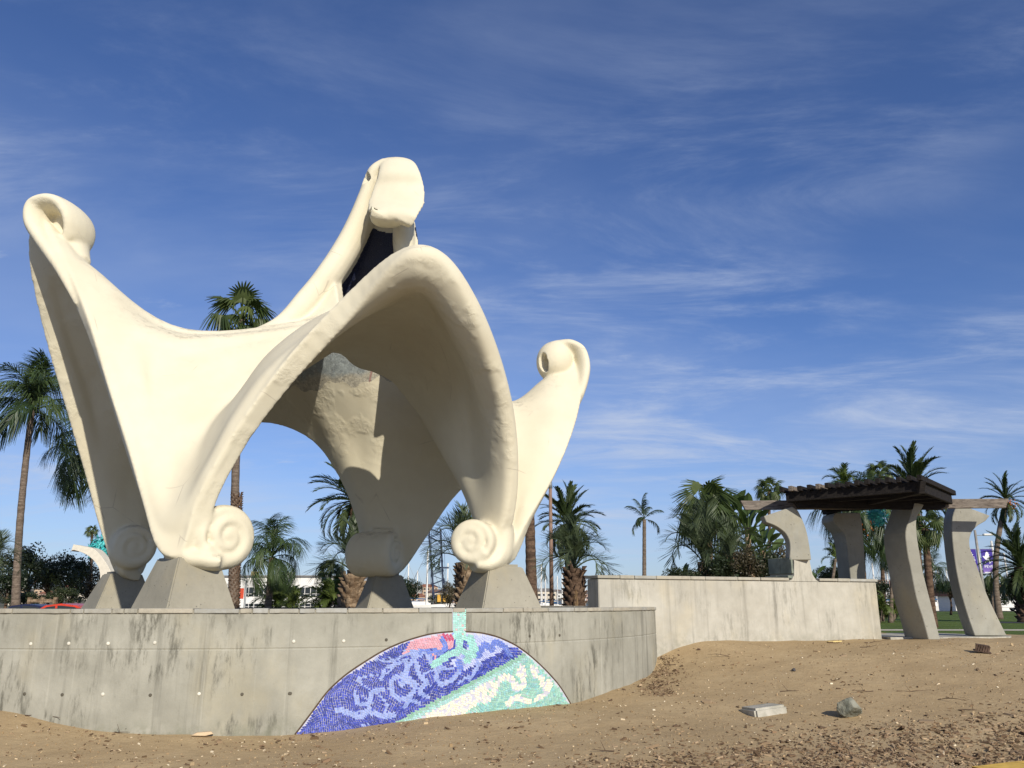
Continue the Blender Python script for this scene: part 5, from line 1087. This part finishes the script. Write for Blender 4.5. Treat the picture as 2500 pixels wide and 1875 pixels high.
# lamp post with dove banners
lp = empty('lamp_post', at(2408, 1490, 60)); lp.location.z = LAWN_Z; tag(lp, 'tall lamp post carrying two purple dove banners behind the right column', 'lamp post')
def ll(px, py, Y=60): return at(px, py, Y) - lp.location
top = ll(2383, 1294); top.y = 0; top.x = 0; m = MB(); m.tube([(0, 0, 0), (0, 0, top.z)], [.14, .085], 10); m.build('post', plain('aluminium_pole', (0.30, 0.28, 0.25), .5, .4, .3), lp, True)
X0 = 0.0
m = MB(); hz = ll(2388, 1307).z; m.tube([(0, 0, hz), (.55, -.1, hz)], .03, 6); m.build('arm', M_STEEL, lp); m = MB(); m.box((.85, -.12, hz + .04), (.75, .26, .14)); m.build('luminaire', M_WHITE, lp, bevel=.05)
M_PUR = NT('purple_banner', .8, .2); _z = M_PUR.sep(M_PUR.tc.outputs['Object'])[2]; M_PUR.color(M_PUR.mix(M_PUR.ramp(_z, -.95, -.1), (0.23, 0.15, 0.42), (0.055, 0.035, 0.26))); M_PUR = M_PUR.m; M_BW = plain('banner_white_print', (0.75, 0.75, 0.78), .8, .2)
bz1 = ll(2400, 1340).z; bz0 = ll(2400, 1400).z; BH_ = bz1 - bz0; BW = .82
DOVE = [(.10,.62),(.22,.66),(.26,.60),(.34,.70),(.40,.84),(.52,.90),(.64,.84),(.60,.76),(.72,.74),(.62,.66),(.74,.60),(.64,.52),(.60,.46),(.74,.36),(.70,.28),(.80,.20),(.60,.30),(.46,.38),(.30,.44),(.20,.54)]
for sgn in (-1, 1):
    cx = sgn * (BW / 2 + .17); bo = empty('x'); bpy.data.objects.remove(bo)
    m = MB(); m.box((0, 0, 0), (BW, .02, BH_)); o = m.build('banner', M_PUR, lp, loc=(cx, -.05, (bz0 + bz1) / 2))
    d = MB(); d.prism([(-BW / 2 + BW * x, -BH_ / 2 + BH_ * (.30 + .68 * (y - .05))) for x, y in DOVE], -.018, -.012); d.build('dove', M_BW, o)
    st_ = MB()
    for q in range(9): st_.box((-BW / 2 + BW * rs.uniform(.08, .92), -.014, -BH_ / 2 + BH_ * rs.uniform(.40, .97)), (.05, .006, .05))
    st_.box((0, -.014, -BH_ / 2 + .07), (BW * .8, .006, .06)); tag(st_.build('star_print', M_BW, o))
    cu = bpy.data.curves.new('txt', 'FONT'); cu.body = 'PEVE'; cu.size = .30; cu.align_x = 'CENTER'; tmp = bpy.data.objects.new('txt', cu); COL.objects.link(tmp); dg = bpy.context.evaluated_depsgraph_get(); me = bpy.data.meshes.new_from_object(tmp.evaluated_get(dg)); bpy.data.objects.remove(tmp); me.materials.clear(); me.materials.append(M_BW)
    t_ = bpy.data.objects.new('lettering', me); COL.objects.link(t_); t_.parent = o; t_.location = (0.02, -.016, -BH_ / 2 + .38); t_.rotation_euler = (R(90), 0, 0)
    b_ = MB()
    for z in (bz0 + .02, bz1 - .02): b_.tube([(0, -.05, z), (cx + sgn * BW / 2, -.05, z)], .018, 6)
    b_.build('bracket', M_STEEL, lp)
# vehicles
def vehicle(name, label, loc_, rz, prof, width, wins, wheels, paint, cat, L):
    e = empty(name, loc_, rz); tag(e, label, cat, 'parked vehicles'); m = MB(); m.prism(prof, -width / 2, width / 2); b = m.build('body', paint, e, bevel=.06, seg=2, smooth=False)
    for w in wins:
        for s_ in (-1, 1):
            g = MB(); y = s_ * (width / 2 + .004); g.prism(w, y - .012, y + .012); g.build('window', M_GLASS, e)
    for (x, r_) in wheels:
        for s_ in (-1, 1):
            Mx = Matrix.Translation((x, s_ * (width / 2 - .10), r_)) @ Matrix.Rotation(R(90), 4, 'X'); t_ = MB(); t_.lathe([(r_ * .6, -.11), (r_ * .93, -.11), (r_, -.07), (r_, .07), (r_ * .93, .11), (r_ * .6, .11)], 20, Mx); o = t_.build('wheel', M_BLACK, e); h = MB(); h.lathe([(.001, -.125), (r_ * .55, -.125), (r_ * .62, -.10), (r_ * .62, .10), (r_ * .55, .125), (.001, .125)], 16, Mx); h.build('hub', M_STEEL, o)
    for s_ in (-1, 1):
        l_ = MB(); l_.box((-L / 2 + .05, s_ * width * .36, .75), (.12, .28, .18)); l_.build('headlight', M_WHITE, e); l_ = MB(); l_.box((L / 2 - .04, s_ * width * .40, .85), (.10, .16, .3)); l_.build('tail_light', plain('red_lens', (.4, .02, .02), .3), e)
    return e
vprof = [(-2.75,.42),(2.65,.42),(2.72,.9),(2.62,2.0),(2.45,2.12),(-1.0,2.12),(-1.45,2.0),(-2.05,1.25),(-2.70,1.08),(-2.80,.75)]
vehicle('van', 'white passenger van parked beyond the lawn at right', (at(2452, 1480, 110).x, 110, LAWN_Z + .02), 0.02, vprof, 1.95, [[(-1.75,1.32),(-1.0,1.32),(-1.0,1.88),(-1.38,1.88)], [(-.85,1.32),(.75,1.32),(.75,1.90),(-.85,1.90)], [(.85,1.32),(2.45,1.32),(2.38,1.90),(.85,1.90)]], [(-1.75, .38), (1.55, .38)], M_WHITE, 'van', 5.5)
cprof = [(-2.2,.35),(2.15,.35),(2.2,.85),(1.95,.98),(1.45,1.05),(.75,1.42),(.1,1.50),(-.55,1.42),(-1.25,1.0),(-2.1,.82)]; cw = [[(-1.05,1.0),(-.1,1.0),(-.1,1.40),(-.45,1.36)], [(0,1.0),(1.25,1.02),(.72,1.36),(.1,1.42),(0,1.42)]]
vehicle('car', 'red car whose roof shows above the coping at left', (at(168, 1478, 36).x, 36, .10), 0.0, cprof, 1.75, cw, [(-1.4, .32), (1.35, .32)], plain('red_car_paint', (0.50, 0.045, 0.02), .25, .5), 'car', 4.4)
vehicle('car', 'dark car barely visible left of the red car', (at(82, 1478, 40).x, 40, .08), 0.0, cprof, 1.75, cw, [(-1.4, .32), (1.35, .32)], plain('navy_car_paint', (0.012, 0.016, 0.05), .25, .5), 'car', 4.4)
# rail fences
def rail_fence(label, x0, x1, Y, n, h, mat, rails=2, zb=LAWN_Z, dy=0.0):
    e = empty('rail_fence', ((x0 + x1) / 2, Y, zb)); tag(e, label, 'fence'); w = x1 - x0
    for i in range(n): m = MB(); x = -w / 2 + w * i / (n - 1); m.box((x, dy * i / n, h / 2), (.16, .16, h)); m.build('post', mat, e)
    for r_ in range(rails): m = MB(); z = h * (.45 + .45 * r_); m.bar((-w / 2, 0, z), (w / 2, dy, z), .08, .16); m.build('rail', mat, e)
rail_fence('dark rail fence along the far edge of the lawn', at(2135, 1480, 100).x, at(2215, 1480, 100).x, 100, 9, .85, M_BLACK if False else M_DWOOD, 3)
rail_fence('weathered wooden rail fence under the left trees', at(72, 1470, 42).x, at(135, 1470, 42).x, 42, 3, 1.7, M_FIB, 2, .2)
# wooden mooring piles by the fence
for i, (px, hgt) in enumerate([(2146,1.8),(2156,2.6),(2184,2.2),(2200,2.4)]):
    e = empty('mooring_pile', (at(px, 1480, 96).x, 96, LAWN_Z)); tag(e, ('first', 'second', 'third', 'fourth')[i] + ' bare timber pile from the left at the lawn edge', 'post', 'timber piles at the lawn edge'); m = MB(); m.tube([(0, 0, 0), (.1, 0, hgt)], [.2, .15], 7); m.build('shaft', M_FIB, e, True)
# ------------------------------------------------------------------ small things on the soil
def on_soil(px, py):
    d = ray(px, py); Ys = np.linspace(6.5, 20.4, 400); X = np.column_stack([d.x / d.y * Ys, Ys]); zr = CAM_H + d.z / d.y * Ys; g = ground_z(X); k = int(np.argmax(zr < g))
    return Vector((X[k, 0], X[k, 1], g[k]))
def to_px(P, z):
    yf = P[:, 1] * math.cos(_t) + (z - CAM_H) * math.sin(_t); zu = -P[:, 1] * math.sin(_t) + (z - CAM_H) * math.cos(_t)
    return 1250 + FOC * P[:, 0] / yf, 937.5 - FOC * zu / yf
def rock(name, label, px, py, r, seed, mat, sq=(1, .8, .8)):
    c = on_soil(px, py); bm = bmesh.new(); bmesh.ops.create_icosphere(bm, subdivisions=4, radius=1.0); rs = random.Random(seed); pl_ = [(Vector((rs.gauss(0, 1), rs.gauss(0, 1), rs.gauss(0, 1))).normalized(), rs.uniform(.55, .88)) for _ in range(14)]
    for v in bm.verts:
        d = v.co.normalized(); k = 1.0
        for n_, o in pl_:
            q = d.dot(n_)
            if q > .05: k = min(k, o / q)
        v.co = d * (k + .05 * noise.noise(d * 3 + Vector((seed, 0, 0))))
        v.co = Vector((v.co.x * sq[0], v.co.y * sq[1], v.co.z * sq[2])) * r
    me = bpy.data.meshes.new(name); bm.to_mesh(me); bm.free(); me.materials.append(mat); o = bpy.data.objects.new(name, me); COL.objects.link(o); o.location = c + Vector((0, 0, r * sq[2] * .62)); o.rotation_euler = (rs.uniform(-.3, .3), rs.uniform(-.3, .3), rs.uniform(0, 6)); tag(o, label, 'rock'); return o
t = NT('grey_green_rock', .85, .3); t.color(t.mix(t.ramp(t.noise(5, 6, .7), .35, .65), (0.11, 0.115, 0.09), (0.27, 0.265, 0.21))); t.bump(t.noise(9, 6, .7), .7, .05); M_ROCK = t.m
rock('rock', 'angular grey green rock lying on the bare soil', 2072, 1752, .215, 4, M_ROCK, (1, .85, .80))
rock('stone', 'small dark stone on the bare slope', 1938, 1640, .045, 7, plain('dark_stone', (.07, .065, .065), .8), (1, .9, .8))
rock('stone', 'small dark stone at the wall foot near the mound', 1706, 1587, .04, 9, plain('brown_stone', (.14, .09, .06), .9), (1.2, .9, .7))
# concrete block sunk in the soil
c = on_soil(1875, 1748); m = MB(); m.box((0, 0, 0), (.50, .44, .15)); o = m.build('concrete_block', M_PALE, bevel=.03, seg=2); o.location = c + Vector((0, .2, .03)); o.rotation_euler = (R(-3), R(-5), R(14)); tag(o, 'pale concrete block half buried in the bare soil', 'block')
c = on_soil(2037, 1569); m = MB(); m.box((0, 0, 0), (.30, .08, .025)); o = m.build('timber_plank', plain('yellow_pine', (.60, .47, .20), .8), bevel=.006); o.location = c + Vector((0, 0, .02)); o.rotation_euler = (0, R(-2), R(8)); tag(o, 'short yellow plank lying near the pale wall foot', 'plank')
c = on_soil(492, 1797); m = MB(); m.prism([(-.1, 0), (-.04, .03), (.12, .035), (.15, .01), (.06, -.01)], -.03, .03); o = m.build('wood_scrap', plain('bleached_wood', (.55, .42, .27), .85), bevel=.004); o.location = c + Vector((0, -.05, .015)); o.rotation_euler = (0, 0, .3); tag(o, 'pale wood scrap at the foot of the round plinth', 'wood scrap')
# broken louvred crate
cr_ = empty('louvred_box', on_soil(2398, 1594) + Vector((0, 0, .02)), R(-20)); cr_.rotation_euler = (R(6), R(10), R(-22)); cr_.scale = (.62, .62, .62); tag(cr_, 'rusty brown louvred box lying on the slope at right', 'box'); M_RUST = plain('rusty_metal', (.085, .055, .04), .85, .2, var=.4)
m = MB(); m.box((0, 0, .012), (.46, .30, .02)); m.build('base_plate', M_RUST, cr_); m = MB(); m.box((0, .0, .19), (.36, .20, .018)); m.build('top_plate', M_RUST, cr_)
for i in range(6): m = MB(); x = -.16 + i * .064; m.bar((x - .02, -.10, .02), (x + .015, -.09, .185), .02, .05); m.build('louvre', M_RUST, cr_)
m = MB(); m.box((0, .09, .10), (.34, .015, .16)); m.build('back_plate', M_RUST, cr_)
# mulch, litter, twigs
def chips(name, n, area, size, cols, kind_lab, seed, flat=.25, dens=None):
    rs = np.random.RandomState(seed); got = []; tries = 0; total = 0
    while total < n and tries < 60:
        tries += 1; Y = rs.uniform(8.3, 20.2, 6000); X = rs.uniform(-.70, .85, 6000) * Y; P = np.column_stack([X, Y]); z = ground_z(P); px, py = to_px(P, z)
        ok = (px > area[0]) & (px < area[2]) & (py > area[1]) & (py < area[3]) & (np.hypot(X - PC.x, Y - PC.y) > PR + .03) & ((P - np.array(WA[:2])) @ np.array(WN[:2]) > 0.03)
        if dens: ok &= np.array([o and rs.uniform() < dens(a_, b_) for o, a_, b_ in zip(ok, px, py)])
        got.append(np.column_stack([P, z])[ok]); total += int(ok.sum())
    Q = np.concatenate(got)[:n]; P = Q[:, :2]; z = Q[:, 2]; k = len(P)
    a = rs.uniform(0, 6.28, k); L = size * rs.lognormal(0, .45, k); Wd = L * rs.uniform(.15, .5, k); h = L * flat * rs.uniform(.4, 1, k); ti = rs.normal(0, .25, k)
    ux = np.stack([np.cos(a), np.sin(a), ti], 1) * L[:, None] * .5; uy = np.stack([-np.sin(a), np.cos(a), rs.normal(0, .2, k)], 1) * Wd[:, None] * .5; uz = np.array([[0, 0, 1.0]]) * h[:, None]
    C = np.column_stack([P, z - h * .1 + .002]); V = np.stack([C - ux - uy, C + ux - uy, C + ux + uy, C - ux + uy, C - ux * .8 - uy * .7 + uz, C + ux * .9 - uy * .7 + uz, C + ux * .8 + uy * .8 + uz, C - ux * .9 + uy * .7 + uz], 1).reshape(-1, 3)
    q = np.array([(4, 5, 6, 7), (0, 1, 5, 4), (1, 2, 6, 5), (2, 3, 7, 6), (3, 0, 4, 7)]); F = (np.arange(k)[:, None, None] * 8 + q[None]).reshape(-1, 4)
    me = bpy.data.meshes.new(name); me.from_pydata(V, [], F); me.update(); ci = rs.randint(0, len(cols), k); cc = np.array(cols)[ci] * rs.uniform(.75, 1.25, k)[:, None]; cc = np.repeat(np.column_stack([cc, np.ones(k)]), 5, 0).astype(np.float32)
    at_ = me.attributes.new('tint', 'FLOAT_COLOR', 'FACE'); at_.data.foreach_set('color', cc.ravel()); o = link(name, me, M_CHIP); tag(o, kind_lab, None, None, 'stuff'); return o
t = NT('chip_tint', .9, .15); t.color(t.attr('tint')); M_CHIP = t.m
BARK = [(.14, .09, .05), (.19, .125, .075), (.25, .175, .105), (.33, .24, .15), (.10, .065, .04)]; PALE = [(.46, .36, .23), (.54, .44, .30), (.40, .30, .18), (.62, .54, .40)]
def d_m(px, py):
    edge = 1835 - (px - 1700) * .115
    base = 1 / (1 + math.exp(-(py - edge) / 12.0)); return base * (.35 + .65 * (noise.noise(Vector((px * .012, py * .03, 0))) > -.15)) + (.02 if noise.noise(Vector((px * .01, py * .03, 5))) > .15 else 0)
chips('bark_mulch', 9500, (1400, 1700, 2900, 1990), .034, BARK, 'scattered bark mulch chips along the kerb', 1, .25, d_m)
chips('bark_mulch', 480, (1350, 1560, 2900, 1800), .04, BARK, 'sparse bark flecks on the slope', 2, .3, lambda px, py: 1.0 if noise.noise(Vector((px * .008, py * .03, 9))) > .22 else .06)
chips('bark_mulch', 380, (0, 1760, 1400, 1880), .035, BARK, 'sparse bark flecks below the plinth', 3, .3, lambda px, py: 1.0 if noise.noise(Vector((px * .006, py * .03, 3))) > .1 else .1)
chips('pale_flecks', 1900, (-200, 1570, 2900, 1985), .015, PALE, 'pale wood flecks and grit on the soil', 4, .5)
chips('soil_crumbs', 5000, (-200, 1570, 2900, 1985), .013, [(.30, .21, .115), (.30, .21, .12), (.18, .12, .07), (.36, .27, .16)], 'crumbs of dry soil', 5, .8)
chips('drift_of_litter', 1100, (1560, 1600, 1800, 1700), .028, BARK, 'dark litter drifted against the plinth', 6, .3, lambda px, py: math.exp(-((px - 1600 - (1700 - py) * .2) / 40.0) ** 2) * (1 if noise.noise(Vector((px * .03, py * .06, 1))) > -.1 else .2))
# dry twigs
TW = ['dry twig left of the dark streak on the right slope', 'dry twig in the middle of the right slope', 'dry twig lowest on the right slope, above the mulch', 'dry twig on the slope just above the rock', 'short dry twig above the half buried block', 'dry twig at the plinth foot, third from the left edge', 'dry twig at the plinth foot, second from the left edge', 'dry twig at the plinth foot nearest the left edge', 'dry twig at the top of the slope near the round plinth', 'longer dry twig right of the yellow plank', 'dry twig just below the one right of the yellow plank', 'dry twig low in the foreground near the picture centre', 'dry twig at the plinth foot beside the third one', 'dry twig close to the right edge of the round plinth']
rs = random.Random(12)
for i, (px, py, L) in enumerate([(2190,1690,.5),(2290,1710,.6),(2340,1735,.5),(2130,1690,.35),(1905,1690,.3),(310,1780,.3),(100,1752,.35),(60,1750,.25),(1780,1605,.4),(2110,1570,.5),(2100,1582,.4),(1500,1838,.25),(280,1790,.25),(1650,1625,.3)]):
    c = on_soil(px, py); a = rs.uniform(-.5, .5) + (math.pi if rs.random() < .5 else 0); p = [c + Vector((0, 0, .01))]
    for k in range(5): a += rs.uniform(-.5, .5); p.append(p[-1] + Vector((math.cos(a), math.sin(a) * .8, rs.uniform(-.12, .22))) * L / 5)
    m = MB(); m.tube([q - c for q in p], [.006, .005, .005, .004, .003, .002], 5); br = p[2] - c; m.tube([br, br + Vector((rs.uniform(-.1, .1), rs.uniform(-.1, .1), .10))], [.004, .002], 4)
    o = m.build('twig', MATS['rusty_metal'] if False else M_TRKB); o.location = c; tag(o, TW[i], 'twig', 'dry twigs on the soil')
# sprouts at the wall foot
for (px, py) in ((2052, 1556), (2060, 1552)):
    c = on_soil(px, py); m = MB()
    for k in range(4): m.tube([(0, 0, 0), (rs.uniform(-.05, .05), rs.uniform(-.03, .03), rs.uniform(.12, .3))], [.005, .002], 4)
    o = m.build('dry_sprout', M_TRKB); o.location = c; tag(o, 'left tuft of dry weed stalks at the pale wall foot' if px == 2052 else 'right tuft of dry weed stalks at the pale wall foot', 'weed', 'dry weeds at the wall foot')
